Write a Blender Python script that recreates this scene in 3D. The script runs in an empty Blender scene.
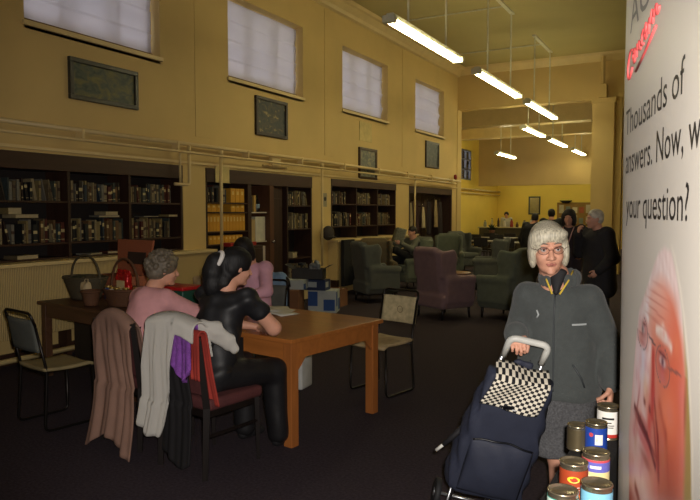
import bpy, bmesh, math, random
import numpy as np
from mathutils import Vector, Matrix, Euler
random.seed(7)
PI = math.pi
sc = bpy.context.scene
COL = sc.collection

# ------------------------------------------------------------------ materials
def lin(c):
    return tuple((x/12.92 if x <= .04045 else ((x+.055)/1.055)**2.4) for x in [v/255 for v in c])
MC = {}
def mat(name, rgb, rough=.7, metal=0., var=.12, scale=8., bump=0., bscale=60., spec=.4, sheen=0., trans=0., coat=0.):
    if name in MC: return MC[name]
    m = bpy.data.materials.new(name); m.use_nodes = True; MC[name] = m
    nt = m.node_tree; N = nt.nodes; L = nt.links
    b = N['Principled BSDF']
    b.inputs['Roughness'].default_value = rough; b.inputs['Metallic'].default_value = metal
    b.inputs['Specular IOR Level'].default_value = spec
    b.inputs['Sheen Weight'].default_value = sheen
    b.inputs['Coat Weight'].default_value = coat
    b.inputs['Transmission Weight'].default_value = trans
    tc = N.new('ShaderNodeTexCoord')
    c = lin(rgb)
    if var > 0:
        n = N.new('ShaderNodeTexNoise'); n.inputs['Scale'].default_value = scale; n.inputs['Detail'].default_value = 4
        L.new(tc.outputs['Object'], n.inputs['Vector'])
        r = N.new('ShaderNodeValToRGB'); L.new(n.outputs['Fac'], r.inputs['Fac'])
        r.color_ramp.elements[0].position = .3; r.color_ramp.elements[1].position = .7
        r.color_ramp.elements[0].color = (*[x*(1-var) for x in c], 1)
        r.color_ramp.elements[1].color = (*[min(1, x*(1+var)) for x in c], 1)
        L.new(r.outputs['Color'], b.inputs['Base Color'])
    else:
        b.inputs['Base Color'].default_value = (*c, 1)
    if bump > 0:
        n2 = N.new('ShaderNodeTexNoise'); n2.inputs['Scale'].default_value = bscale; n2.inputs['Detail'].default_value = 3
        L.new(tc.outputs['Object'], n2.inputs['Vector'])
        bp = N.new('ShaderNodeBump'); bp.inputs['Strength'].default_value = bump; bp.inputs['Distance'].default_value = .01
        L.new(n2.outputs['Fac'], bp.inputs['Height']); L.new(bp.outputs['Normal'], b.inputs['Normal'])
    return m
def wood(name, rgb, rough=.45, dark=.6, axis=0, scale=6, coat=0.):
    if name in MC: return MC[name]
    m = mat(name, rgb, rough, var=0, coat=coat)
    nt = m.node_tree; N = nt.nodes; L = nt.links; b = N['Principled BSDF']; tc = [n for n in N if n.type == 'TEX_COORD'][0]
    mp = N.new('ShaderNodeMapping'); s = [scale*6]*3; s[axis] = scale*.5; mp.inputs['Scale'].default_value = s
    n = N.new('ShaderNodeTexNoise'); n.inputs['Scale'].default_value = 1; n.inputs['Detail'].default_value = 6; n.inputs['Distortion'].default_value = .6
    r = N.new('ShaderNodeValToRGB'); c = lin(rgb)
    r.color_ramp.elements[0].position = .3; r.color_ramp.elements[1].position = .75
    r.color_ramp.elements[0].color = (*[x*dark for x in c], 1); r.color_ramp.elements[1].color = (*c, 1)
    L.new(tc.outputs['Object'], mp.inputs['Vector']); L.new(mp.outputs['Vector'], n.inputs['Vector'])
    L.new(n.outputs['Fac'], r.inputs['Fac']); L.new(r.outputs['Color'], b.inputs['Base Color'])
    return m
def striped(name, c1, c2, vec, rough=.8, lo=.35, hi=.65, bump=.4, wave='BANDS'):
    if name in MC: return MC[name]
    m = mat(name, c1, rough, var=0); nt = m.node_tree; N = nt.nodes; L = nt.links; b = N['Principled BSDF']
    tc = [n for n in N if n.type == 'TEX_COORD'][0]
    mp = N.new('ShaderNodeMapping'); mp.inputs['Scale'].default_value = vec
    w = N.new('ShaderNodeTexWave'); w.inputs['Scale'].default_value = 1; w.inputs['Distortion'].default_value = 0
    w.bands_direction = 'DIAGONAL'
    r = N.new('ShaderNodeValToRGB'); r.color_ramp.elements[0].position = lo; r.color_ramp.elements[1].position = hi
    r.color_ramp.elements[0].color = (*lin(c1), 1); r.color_ramp.elements[1].color = (*lin(c2), 1)
    L.new(tc.outputs['Object'], mp.inputs['Vector']); L.new(mp.outputs['Vector'], w.inputs['Vector'])
    L.new(w.outputs['Fac'], r.inputs['Fac']); L.new(r.outputs['Color'], b.inputs['Base Color'])
    bp = N.new('ShaderNodeBump'); bp.inputs['Strength'].default_value = bump; bp.inputs['Distance'].default_value = .01
    L.new(w.outputs['Fac'], bp.inputs['Height']); L.new(bp.outputs['Normal'], b.inputs['Normal'])
    return m
def emis(name, rgb, st):
    if name in MC: return MC[name]
    m = bpy.data.materials.new(name); m.use_nodes = True; MC[name] = m
    b = m.node_tree.nodes['Principled BSDF']; b.inputs['Base Color'].default_value = (.8, .8, .8, 1)
    b.inputs['Emission Color'].default_value = (*lin(rgb), 1); b.inputs['Emission Strength'].default_value = st
    return m

# ------------------------------------------------------------------ objects
def tag(o, label=None, cat=None, group=None, kind=None):
    if label: o['label'] = label
    if cat: o['category'] = cat
    if group: o['group'] = group
    if kind: o['kind'] = kind
    return o
def thing(name, label, cat, loc=(0, 0, 0), rot=0., group=None):
    o = bpy.data.objects.new(name, None); COL.objects.link(o); o.empty_display_size = .1
    o.location = loc; o.rotation_euler = (0, 0, rot)
    return tag(o, label, cat, group)
def copy_tree(o, parent=None):
    c = o.copy(); COL.objects.link(c); c.parent = parent
    for ch in list(o.children): copy_tree(ch, c)
    return c
def link_mesh(name, me, m, parent=None, smooth=False):
    if isinstance(m, (list, tuple)):
        for q in m: me.materials.append(q)
    elif m: me.materials.append(m)
    o = bpy.data.objects.new(name, me); COL.objects.link(o)
    if parent: o.parent = parent
    if smooth:
        for p in me.polygons: p.use_smooth = True
    return o
class MB:
    def __init__(s): s.v = []; s.f = []; s.mi = []; s.cur = 0
    def _add(s, vs, fs):
        n = len(s.v); s.v += [tuple(v) for v in vs]
        for f in fs: s.f.append([i+n for i in f]); s.mi.append(s.cur)
        return s
    def box(s, x0, x1, y0, y1, z0, z1, M=None, bev=0.):
        if bev > 0:
            bm = bmesh.new(); bmesh.ops.create_cube(bm, size=1)
            for v in bm.verts: v.co = Vector(((x0+x1)/2+v.co.x*(x1-x0), (y0+y1)/2+v.co.y*(y1-y0), (z0+z1)/2+v.co.z*(z1-z0)))
            bmesh.ops.bevel(bm, geom=bm.edges[:], offset=bev, segments=2, affect='EDGES', profile=.6)
            bm.verts.index_update()
            vs = [v.co.copy() for v in bm.verts]; fs = [[v.index for v in f.verts] for f in bm.faces]; bm.free()
        else:
            vs = [Vector((x, y, z)) for x in (x0, x1) for y in (y0, y1) for z in (z0, z1)]
            fs = [[0, 1, 3, 2], [4, 6, 7, 5], [0, 4, 5, 1], [2, 3, 7, 6], [0, 2, 6, 4], [1, 5, 7, 3]]
        if M is not None: vs = [M @ v for v in vs]
        return s._add(vs, fs)
    def cbox(s, c, d, M=None, bev=0.):
        return s.box(c[0]-d[0]/2, c[0]+d[0]/2, c[1]-d[1]/2, c[1]+d[1]/2, c[2]-d[2]/2, c[2]+d[2]/2, M, bev)
    def tube(s, pts, r, seg=8, closed=False):
        pts = [Vector(p) for p in pts]; n = len(pts); rs = r if isinstance(r, (list, tuple)) else [r]*n
        vs = []; up = None
        for i, p in enumerate(pts):
            if closed: t = pts[(i+1) % n]-pts[i-1]
            else: t = pts[min(i+1, n-1)]-pts[max(i-1, 0)]
            t.normalize()
            if up is None: up = Vector((0, 0, 1)) if abs(t.z) < .9 else Vector((1, 0, 0))
            a = up-t*up.dot(t)
            if a.length < 1e-4: a = Vector((1, 0, 0))-t*t.x
            a.normalize(); up = a; b = t.cross(a)
            for k in range(seg):
                q = 2*PI*k/seg; vs.append(p+(a*math.cos(q)+b*math.sin(q))*rs[i])
        fs = []
        for i in range(n if closed else n-1):
            j = (i+1) % n
            for k in range(seg):
                l = (k+1) % seg; fs.append([i*seg+k, i*seg+l, j*seg+l, j*seg+k])
        if not closed: fs += [list(range(seg))[::-1], [(n-1)*seg+k for k in range(seg)]]
        return s._add(vs, fs)
    def lathe(s, prof, c=(0, 0, 0), seg=20, M=None):
        vs = []; fs = []; n = len(prof)
        for (r, z) in prof:
            for k in range(seg):
                q = 2*PI*k/seg; vs.append(Vector((c[0]+r*math.cos(q), c[1]+r*math.sin(q), c[2]+z)))
        for i in range(n-1):
            for k in range(seg):
                l = (k+1) % seg; fs.append([i*seg+k, i*seg+l, (i+1)*seg+l, (i+1)*seg+k])
        fs += [list(range(seg))[::-1], [(n-1)*seg+k for k in range(seg)]]
        if M is not None: vs = [M @ v for v in vs]
        return s._add(vs, fs)
    def prism(s, poly, z0, z1, f=lambda x, y, z: (x, y, z)):
        n = len(poly); vs = [f(x, y, z0) for x, y in poly]+[f(x, y, z1) for x, y in poly]
        fs = [list(range(n))[::-1], [n+i for i in range(n)]]+[[i, (i+1) % n, n+(i+1) % n, n+i] for i in range(n)]
        return s._add(vs, fs)
    def grid(s, nu, nv, fn):
        vs = [fn(i/(nu-1), j/(nv-1)) for j in range(nv) for i in range(nu)]
        return s._add(vs, [[j*nu+i, j*nu+i+1, (j+1)*nu+i+1, (j+1)*nu+i] for j in range(nv-1) for i in range(nu-1)])
    def build(s, name, m, parent=None, smooth=False, solid=0., subs=0):
        me = bpy.data.meshes.new(name); me.from_pydata(s.v, [], s.f); me.update()
        bm = bmesh.new(); bm.from_mesh(me)
        if not solid: bmesh.ops.recalc_face_normals(bm, faces=bm.faces[:])
        bm.to_mesh(me); bm.free()
        o = link_mesh(name, me, m, parent, smooth)
        if isinstance(m, (list, tuple)):
            for p, i in zip(me.polygons, s.mi): p.material_index = i
        if subs: q = o.modifiers.new('sub', 'SUBSURF'); q.levels = subs; q.render_levels = subs
        if solid: q = o.modifiers.new('sol', 'SOLIDIFY'); q.thickness = solid; q.offset = 0
        return o
def arc(pts, r=.05, n=5):
    """round the inner corners of a polyline"""
    P = [Vector(p) for p in pts]; out = [P[0]]
    for i in range(1, len(P)-1):
        a = (P[i-1]-P[i]); b = (P[i+1]-P[i]); q = min(r, a.length*.49, b.length*.49)
        a = P[i]+a.normalized()*q; b = P[i]+b.normalized()*q
        for k in range(n+1):
            t = k/n; out.append(a*(1-t)**2+P[i]*2*t*(1-t)+b*t*t)
    return out+[P[-1]]

# ------------------------------------------------------------------ organic shapes (signed distance fields + surface nets)
def V(*a): return np.array(a if len(a) > 1 else a[0], float)
def unit(v): v = np.array(v, float); return v/(np.linalg.norm(v)+1e-9)
class Blob:
    def __init__(s, k=.02): s.k = k; s.p = []
    def _a(s, f, pts, R, k, op):
        pts = np.array(pts); s.p.append((f, pts.min(0)-R, pts.max(0)+R, s.k if k is None else k, op)); return s
    def cap(s, a, b, ra, rb=None, k=None, op=1):
        a, b = V(a), V(b); rb = ra if rb is None else rb
        def f(P):
            ab = b-a; t = np.clip(((P-a) @ ab)/(ab @ ab+1e-12), 0, 1)
            return np.linalg.norm(P-a-t[..., None]*ab, axis=-1)-(ra+(rb-ra)*t)
        return s._a(f, [a, b], max(ra, rb), k, op)
    def chain(s, pts, rs, k=None):
        for i in range(len(pts)-1): s.cap(pts[i], pts[i+1], rs[i], rs[i+1], k)
        return s
    def ell(s, c, r, R=None, k=None, op=1):
        c, r = V(c), V(r); R = np.eye(3) if R is None else R
        def f(P):
            q = (P-c) @ R; n = np.linalg.norm(q/r, axis=-1); m = np.linalg.norm(q/(r*r), axis=-1)
            return n*(n-1)/(m+1e-9)
        return s._a(f, [c], r.max(), k, op)
    def box(s, c, h, rd=.01, R=None, k=None, op=1):
        c, h = V(c), V(h)-rd; R = np.eye(3) if R is None else R
        def f(P):
            q = np.abs((P-c) @ R)-h
            return np.linalg.norm(np.maximum(q, 0), axis=-1)+np.minimum(q.max(-1), 0)-rd
        return s._a(f, [c], np.linalg.norm(h+rd), k, op)
    def ecap(s, a, b, ea, eb, side=(1, 0, 0), k=None, op=1):
        """tapered capsule of elliptic section; ea/eb = (half width along side, half depth)"""
        a, b, ea, eb = V(a), V(b), V(ea), V(eb); ax = unit(b-a); sd = unit(V(side)-ax*(V(side) @ ax)); fr = np.cross(ax, sd); Ln = np.linalg.norm(b-a)
        def f(P):
            q = P-a; t0 = q @ ax; t = np.clip(t0/Ln, 0, 1); e = ea+(eb-ea)*t[..., None]; m = e.min(-1)
            z = (t0-t*Ln)/m
            rr = np.sqrt(((q @ sd)/e[..., 0])**2+((q @ fr)/e[..., 1])**2+z*z)
            return (rr-1)*m
        return s._a(f, [a, b], max(ea.max(), eb.max()), k, op)
    def build(s, name, m, parent=None, res=.01, wr=0., wf=30., solid=0):
        lo = np.min([p[1] for p in s.p if p[4] > 0], 0)-2*res-.01; hi = np.max([p[2] for p in s.p if p[4] > 0], 0)+2*res+.01
        n = np.ceil((hi-lo)/res).astype(int)+1; F = np.full(n, 1., np.float32)
        ax = [lo[i]+res*np.arange(n[i]) for i in range(3)]
        for f, l, h, k, op in s.p:
            mg = k+3*res
            i0 = np.clip(np.floor((l-mg-lo)/res).astype(int), 0, n); i1 = np.clip(np.ceil((h+mg-lo)/res).astype(int)+1, 0, n)
            if (i1 <= i0).any(): continue
            P = np.stack(np.meshgrid(*[ax[i][i0[i]:i1[i]] for i in range(3)], indexing='ij'), -1)
            sl = tuple(slice(i0[i], i1[i]) for i in range(3)); d = f(P); a = F[sl]
            kk = max(k, 1e-5)
            if op > 0: hh = np.maximum(kk-np.abs(a-d), 0)/kk; F[sl] = np.minimum(a, d)-hh*hh*kk/4
            else: d = -d; hh = np.maximum(kk-np.abs(a-d), 0)/kk; F[sl] = np.maximum(a, d)+hh*hh*kk/4
        if wr:
            X, Y, Z = np.meshgrid(*ax, indexing='ij')
            F += wr*np.sin(wf*X+.5*wf*Z+2*np.sin(.45*wf*Z))*np.sin(.8*wf*Y-.7*wf*Z+1.5*np.sin(.5*wf*X))
        v, q = nets(F, lo, res)
        me = bpy.data.meshes.new(name); me.from_pydata(v.tolist(), [], q.tolist()); me.update()
        return link_mesh(name, me, m, parent, True)
def nets(F, lo, res):
    I = F < 0; nx, ny, nz = F.shape
    acc = np.zeros((nx-1, ny-1, nz-1, 3), np.float32); cnt = np.zeros((nx-1, ny-1, nz-1), np.float32)
    fc = []
    for a in range(3):
        sl0 = [slice(None)]*3; sl1 = [slice(None)]*3; sl0[a] = slice(0, -1); sl1[a] = slice(1, None)
        f0, f1 = F[tuple(sl0)], F[tuple(sl1)]; cr = (f0 < 0) != (f1 < 0)
        idx = np.argwhere(cr); t = (f0[cr]/(f0[cr]-f1[cr]))
        pos = idx.astype(np.float32).copy(); pos[:, a] += t
        o1, o2 = [(1, 2), (2, 0), (0, 1)][a]
        for d1 in (0, -1):
            for d2 in (0, -1):
                c = idx.copy(); c[:, o1] += d1; c[:, o2] += d2
                ok = (c >= 0).all(1) & (c < np.array(cnt.shape)).all(1)
                np.add.at(acc, tuple(c[ok].T), pos[ok]); np.add.at(cnt, tuple(c[ok].T), 1)
        fc.append((a, o1, o2, idx, f0[cr] < 0))
    m = cnt > 0; vid = np.full(cnt.shape, -1, int); vid[m] = np.arange(m.sum()); verts = acc[m]/cnt[m][:, None]*res+lo
    quads = []
    for a, o1, o2, idx, ins in fc:
        cs = []
        for d1, d2 in ((-1, -1), (0, -1), (0, 0), (-1, 0)):
            c = idx.copy(); c[:, o1] += d1; c[:, o2] += d2; cs.append(c)
        ok = np.all([(c >= 0).all(1) & (c < np.array(cnt.shape)).all(1) for c in cs], 0)
        q = np.stack([vid[tuple(c[ok].T)] for c in cs], 1); q[~ins[ok]] = q[~ins[ok]][:, ::-1]; quads.append(q)
    return verts, np.concatenate(quads)

# ------------------------------------------------------------------ people
def frame(fwd, up=(0, 0, 1)):
    f = unit(fwd); sd = unit(np.cross(f, V(up))); u = np.cross(sd, f)
    return np.stack([sd, f, u], 1)            # columns: right, forward, up
def head(B, c, R, sc=1., detail=True):
    h = lambda x, y, z: V(c)+R @ (V(x, y, z)*sc)
    e = lambda p, r, k=.02, op=1: B.ell(h(*p), V(r)*sc, R, k, op)
    e((0, -.014, .026), (.074, .094, .088)); e((0, .022, -.03), (.062, .066, .072), .03); e((0, .036, -.078), (.042, .044, .036), .03)
    if detail:
        B.cap(h(0, .09, .004), h(0, .108, -.03), .008*sc, .013*sc, .012)
        for s in (-1, 1):
            e((s*.034, .062, -.034), (.023, .024, .022), .02)
            e((s*.013, .098, -.034), (.009, .009, .008), .008)
            e((s*.031, .099, .008), (.015, .012, .010), .012, -1)
            B.cap(h(s*.016, .086, .026), h(s*.046, .074, .026), .008*sc, .007*sc, .012)
        e((0, .078, -.1), (.017, .016, .013), .02)
        e((0, .094, -.06), (.02, .008, .010), .01)
    for s in (-1, 1):
        e((s*.076, -.006, -.008), (.01, .019, .03), .006)
    return h
def hand(B, w, d, n, side, sc=1., curl=(.35, .45, .35), spread=.0, thumb=.5):
    """w wrist, d towards the fingers, n the way the palm faces, side the way the thumb sits"""
    w = V(w); d = unit(d); n = unit(V(n)-d*(V(n) @ d)); l = np.cross(d, n); l = l if l @ V(side) > 0 else -l
    B.ecap(w-d*.01*sc, w+d*.075*sc, (.026*sc, .018*sc), (.036*sc, .013*sc), side=l, k=.015)
    for i, (o, ln, r) in enumerate(((.028, .072, .0088), (.0095, .080, .009), (-.0095, .074, .0086), (-.028, .058, .0078))):
        p = w+d*(.078-.004*abs(i-1))*sc+l*o*sc; a = 0; ds = unit(d+l*o*spread*20)
        q = w+d*.04*sc+l*o*.9*sc; B.cap(q, p, r*sc, r*sc, .01)
        for j, fr in enumerate((.45, .31, .24)):
            a += curl[j]; v = ds*math.cos(a)+n*math.sin(a); p2 = p+v*ln*fr*sc
            B.cap(p, p2, (r-.0008*j)*sc, (r-.0008*(j+1))*sc, .002 if j else .004); p = p2
    p0 = w+d*.012*sc+l*.022*sc; v1 = unit(d*.75+l*.62+n*.25); p1 = p0+v1*.042*sc
    v2 = unit(d*.8+l*(.35-thumb*.5)+n*thumb); p2 = p1+v2*.032*sc; v3 = unit(d*.7-l*thumb*.4+n*thumb*1.2); p3 = p2+v3*.024*sc
    B.cap(p0, p1, .0125*sc, .0105*sc, .012).cap(p1, p2, .0105*sc, .0095*sc, .004).cap(p2, p3, .0095*sc, .008*sc, .003)
SKIN = lambda: mat('skin', (205, 150, 125), .55, var=.08, scale=18, bump=.08, bscale=90)
def eyes_etc(root, c, R, sc=1., glasses=False, brow=(120, 110, 100), lip=(172, 108, 96)):
    h = lambda x, y, z: V(c)+R @ (V(x, y, z)*sc)
    for s in (-1, 1):
        m = MB(); m.cur = 0
        M = Matrix(np.block([[R*sc, V(c)[:, None]], [np.zeros((1, 3)), np.ones((1, 1))]]).tolist())
        prof = [(.0125*math.sin(PI*k/10)+1e-5, .0125*math.cos(PI*k/10)) for k in range(11)][::-1]
        m.lathe(prof, (s*.031, .0795, .007), 12, M)
        m.cur = 1
        X = M @ Matrix.Translation((s*.031, .0898, .006)) @ Matrix.Rotation(-PI/2, 4, 'X')
        m.lathe([(.0052, 0), (.0045, .0022), (.001, .003)], (0, 0, 0), 12, X)
        m.build('eye', [mat('eye_white', (215, 205, 200), .3, var=0), mat('iris', (50, 45, 45), .2, var=0)], root, True)
        b = MB(); b.tube([h(s*.014, .0945, .031), h(s*.03, .091, .036), h(s*.048, .079, .031)], [.002, .0032, .0015], 6)
        b.build('eyebrow', mat('brow_%d' % brow[0], brow, .9), root, True)
        ld = MB(); ld.tube([h(s*.018, .0905, .0105), h(s*.031, .0945, .0135), h(s*.044, .085, .0105)], [.0022, .0036, .002], 6)
        ld.build('eyelid', mat('lid', (150, 100, 85), .6), root, True)
    B = Blob(.006); B.cap(h(-.022, .0935, -.06), h(0, .1015, -.0575), .0025*sc, .0042*sc).cap(h(0, .1015, -.0575), h(.022, .0935, -.06), .0042*sc, .0025*sc)
    B.cap(h(-.014, .0955, -.0655), h(.014, .0955, -.0655), .004*sc)
    B.build('lips', mat('lips', lip, .5), root, .0025)
    if glasses:
        g = MB()
        for s in (-1, 1):
            pts = [h(s*.033+.024*math.cos(q), .104-.25*abs(.024*math.cos(q)*s+.01), .004+.017*math.sin(q)) for q in [2*PI*k/20 for k in range(20)]]
            g.tube(pts, .0013, 6, True)
            g.tube([h(s*.056, .098, .008), h(s*.079, .06, .01), h(s*.084, .0, .008)], .0013, 6)
        g.tube([h(-.010, .102, .006), h(0, .109, .009), h(.010, .102, .006)], .0013, 6)
        go = g.build('spectacle_frame', mat('bronze_wire', (110, 80, 70), .35, .8), root, True)
        for s in (-1, 1):
            l = MB(); l.prism([(.0228*math.cos(2*PI*k/20), .0158*math.sin(2*PI*k/20)) for k in range(20)], -.0006, .0006, lambda x, y, z: h(s*.033+x, .101-.25*abs(x*s+.01)+z, .004+y))
            gm = MC.get('lens_glass') or clear_glass('lens_glass', .97)
            l.build('lens', gm, go)
def hair_mat(name, rgb):
    m = mat(name, rgb, .45 if sum(rgb) > 200 else .62, var=0, spec=.4); nt = m.node_tree; N = nt.nodes; L = nt.links; b = N['Principled BSDF']; tc = [n for n in N if n.type == 'TEX_COORD'][0]
    mp = N.new('ShaderNodeMapping'); mp.inputs['Scale'].default_value = (170, 170, 14); mp.inputs['Rotation'].default_value = (0, .25, 0)
    n = N.new('ShaderNodeTexNoise'); n.inputs['Scale'].default_value = 1; n.inputs['Detail'].default_value = 3; n.inputs['Distortion'].default_value = .5
    r = N.new('ShaderNodeValToRGB'); c = lin(rgb); r.color_ramp.elements[0].position = .32; r.color_ramp.elements[1].position = .68
    r.color_ramp.elements[0].color = (*[x*.5 for x in c], 1); r.color_ramp.elements[1].color = (*[min(1, x*1.2) for x in c], 1)
    bp = N.new('ShaderNodeBump'); bp.inputs['Strength'].default_value = .7; bp.inputs['Distance'].default_value = .004
    L.new(tc.outputs['Object'], mp.inputs['Vector']); L.new(mp.outputs['Vector'], n.inputs['Vector']); L.new(n.outputs['Fac'], r.inputs['Fac']); L.new(r.outputs['Color'], b.inputs['Base Color'])
    L.new(n.outputs['Fac'], bp.inputs['Height']); L.new(bp.outputs['Normal'], b.inputs['Normal']); return m
def hair(root, c, R, style, rgb, sc=1., res=.006, wr=0., wf=120):
    h = lambda x, y, z: V(c)+R @ (V(x, y, z)*sc)
    B = Blob(.02); e = lambda p, r, k=.02, op=1: B.ell(h(*p), V(r)*sc, R, k, op)
    if style == 'bob':
        e((0, -.018, .036), (.083, .102, .090)); e((0, -.045, -.02), (.086, .070, .08))
        for s in (-1, 1): e((s*.072, .014, -.02), (.022, .042, .070))
        e((-.024, .056, .070), (.056, .030, .024), .04); e((.050, .046, .052), (.034, .034, .040), .04)
        e((0, .118, -.035), (.058, .075, .084), .010, -1); e((0, .07, -.13), (.062, .09, .07), .02, -1)
    elif style == 'curly':
        e((0, -.016, .035), (.092, .105, .092)); e((0, -.05, -.02), (.082, .07, .07))
        rr = random.Random(3)
        for i in range(120):
            a = rr.random()*2*PI; b = rr.random()*1.9-.45
            x, y, z = math.cos(a)*math.cos(b)*.096, math.sin(a)*math.cos(b)*.108-.018, math.sin(b)*.098+.03
            if y > .055 and z < .07: continue
            e((x, y, z), (.017, .017, .017), .003)
        e((0, .12, -.04), (.06, .075, .09), .015, -1)
    elif style == 'ponytail':
        e((0, -.012, .034), (.083, .1, .088)); e((0, -.04, -.01), (.08, .07, .07))
        e((0, .115, -.02), (.06, .065, .09), .015, -1)
        B.chain([h(0, -.10, .03), h(.0, -.135, .01), h(.0, -.14, -.05), h(.0, -.125, -.13), h(.0, -.115, -.2)], [.04*sc, .048*sc, .056*sc, .054*sc, .028*sc], .03); e((0, -.07, -.09), (.066, .055, .08))
    elif style == 'long':
        e((0, -.018, .036), (.096, .106, .098)); e((0, -.04, -.05), (.105, .075, .105))
        for s in (-1, 1): e((s*.08, .012, -.03), (.034, .05, .1))
        e((0, .115, -.02), (.052, .065, .082), .015, -1); e((0, .09, -.14), (.06, .09, .07), .02, -1)
    else:
        e((0, -.018, .034), (.08, .099, .086)); e((0, -.04, -.01), (.077, .066, .066))
        e((0, .115, -.03), (.07, .075, .1), .01, -1)
    return B.build('hair', hair_mat('strands_%s_%d' % (style, rgb[0]), rgb) if style in ('bob', 'ponytail', 'long') else mat('hair_%s_%d' % (style, rgb[0]), rgb, .45, var=.3, scale=30, bump=.5, bscale=160), root, res, wr, wf)
def figure(root, J, G, res=.008):
    """J joints (local, facing -Y), G garments; the body is one skin mesh, clothes and hair are its fellows"""
    S = J.get('s', 1.); B = Blob(.03)
    R = frame(J['look'], J.get('headup', (0, 0, 1))); c = V(J['head'])
    h = head(B, c, R, S, J.get('detail', True))
    B.cap(h(0, -.03, -.06), J['neck'], .05*S, .055*S, .03)
    ch, pe = V(J['chest']), V(J['pelvis']); sd = unit(V(J['shL'])-V(J['shR'])); hs = unit(V(J['hipL'])-V(J['hipR']))
    B.ecap(pe, ch, (.13*S, .085*S), (.14*S, .09*S), side=sd, k=.05)
    B.cap(J['neck'], ch, .055*S, .09*S, .04)
    for q in 'LR':
        sh, el, wr = J['sh'+q], J['el'+q], J['wr'+q]
        B.chain([ch, sh], [.08*S, .045*S]).chain([sh, el, wr], [.045*S*J.get('ak', 1.), .036*S*J.get('ak', 1.), .023*S])
        a = J.get('arm'+q, {}); d = a.get('d', unit(V(wr)-V(el))); n = a.get('n', -sd if q == 'L' else sd)
        hand(B, wr, d, n, a.get('side', (0, -1, 0)), S*.95, a.get('curl', (.4, .5, .4)), a.get('spread', 0), a.get('thumb', .5))
        B.chain([J['hip'+q], J['kn'+q], J['an'+q]], [.075*S, .05*S, .032*S])
        an = V(J['an'+q]); t = unit(V(J.get('toe'+q, (0, -1, 0))))
        B.cap(an+V(0, 0, -.03), an+t*.13*S+V(0, 0, -.045), .035*S, .03*S, .03)
    body = B.build('body', G.get('skin') or SKIN(), root, res)
    tp = G['top']; B = Blob(.035); w, dp = tp.get('w', .17), tp.get('d', .12); up = unit(ch-pe)
    B.ecap(V(tp.get('hem', pe)), ch, (tp.get('hw', w), tp.get('hd', dp)), (w*1.02, dp), side=sd, k=.05)
    B.cap(ch+up*.08, ch+sd*0, tp.get('yoke', .09), .1, .05)
    for q in 'LR':
        sh, el, wr = V(J['sh'+q]), V(J['el'+q]), V(J['wr'+q]); ar = tp.get('ar', (.062, .052, .04))
        B.chain([ch+up*.02, sh], [.095, ar[0]], .05)
        if tp.get('short'): m = sh+(el-sh)*.42; B.chain([sh, m], [ar[0]*1.02, ar[1]*1.12], .03)
        else: m = wr+(el-wr)*.06; B.chain([sh, el, m], ar, .03)
    # neckline opening
    B.cap(V(J['neck'])+V(0, 0, .01), V(J['neck'])+V(0, 0, .12), .062*S, .07*S, .012, -1)
    if 'cut' in tp:
        for a, r in tp['cut']: B.ell(a, r, None, .01, -1)
    B.build(tp['name'], tp['m'], root, tp.get('res', res), tp.get('wr', .003), tp.get('wf', 26))
    bt = G.get('legs')
    if bt:
        B = Blob(.03); lr = bt.get('r', (.1, .075, .06))
        B.ecap(pe-hs*.03, pe+hs*.03, (.13*S, .115*S), (.13*S, .115*S), side=hs, k=.04)
        for q in 'LR':
            hp, kn, an = V(J['hip'+q]), V(J['kn'+q]), V(J['an'+q]); B.chain([hp, kn, an+(kn-an)*.03], lr, .03)
        B.build(bt['name'], bt['m'], root, bt.get('res', res*1.2), .003, 24)
    if 'shoe' in G:
        for q in 'LR':
            an = V(J['an'+q]); t = unit(V(J.get('toe'+q, (0, -1, 0)))); B = Blob(.02)
            B.cap(an+V(0, 0, -.035)-t*.02, an+t*.15*S+V(0, 0, -.05), .04, .032, .03); B.box(an+t*.06+V(0, 0, -.108), (.3, .3, .025), .0, None, .003, -1)
            B.build('shoe', G['shoe'], root, .008)
    return c, R, h
def standing(H=1.65, lean=0., armL=None, armR=None):
    s = H/1.7
    J = dict(s=s, look=(0, -1, 0), head=(0, -.03-lean, 1.575*s), neck=(0, .01-lean*.6, 1.43*s), chest=(0, .01-lean*.5, 1.27*s), pelvis=(0, .01, .95*s),
             shL=(.18*s, .01-lean*.6, 1.39*s), shR=(-.18*s, .01-lean*.6, 1.39*s), hipL=(.085*s, .01, .9*s), hipR=(-.085*s, .01, .9*s),
             knL=(.095*s, 0, .49*s), knR=(-.095*s, 0, .49*s), anL=(.1*s, .03, .085), anR=(-.1*s, .03, .085),
             elL=(.24*s, .03, 1.1*s), elR=(-.24*s, .03, 1.1*s), wrL=(.25*s, -.05, .86*s), wrR=(-.25*s, -.05, .86*s))
    if armL: J['elL'], J['wrL'] = armL
    if armR: J['elR'], J['wrR'] = armR
    return J
def sitting(seat=.46, lean=.08, s=.96):
    z = seat+.09
    return dict(s=s, look=(0, -1, -.1), head=(0, -.06-lean*1.4, z+.62), neck=(0, -lean*1.1, z+.49), chest=(0, -lean*.6, z+.33), pelvis=(0, .03, z+.03),
                shL=(.175, -lean, z+.43), shR=(-.175, -lean, z+.43), hipL=(.09, .02, z), hipR=(-.09, .02, z),
                knL=(.11, -.40, z-.02), knR=(-.11, -.40, z-.02), anL=(.11, -.36, .085), anR=(-.11, -.36, .085),
                elL=(.26, -lean-.12, z+.2), elR=(-.26, -lean-.12, z+.2), wrL=(.12, -.38, z+.24), wrR=(-.12, -.38, z+.24))

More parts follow.
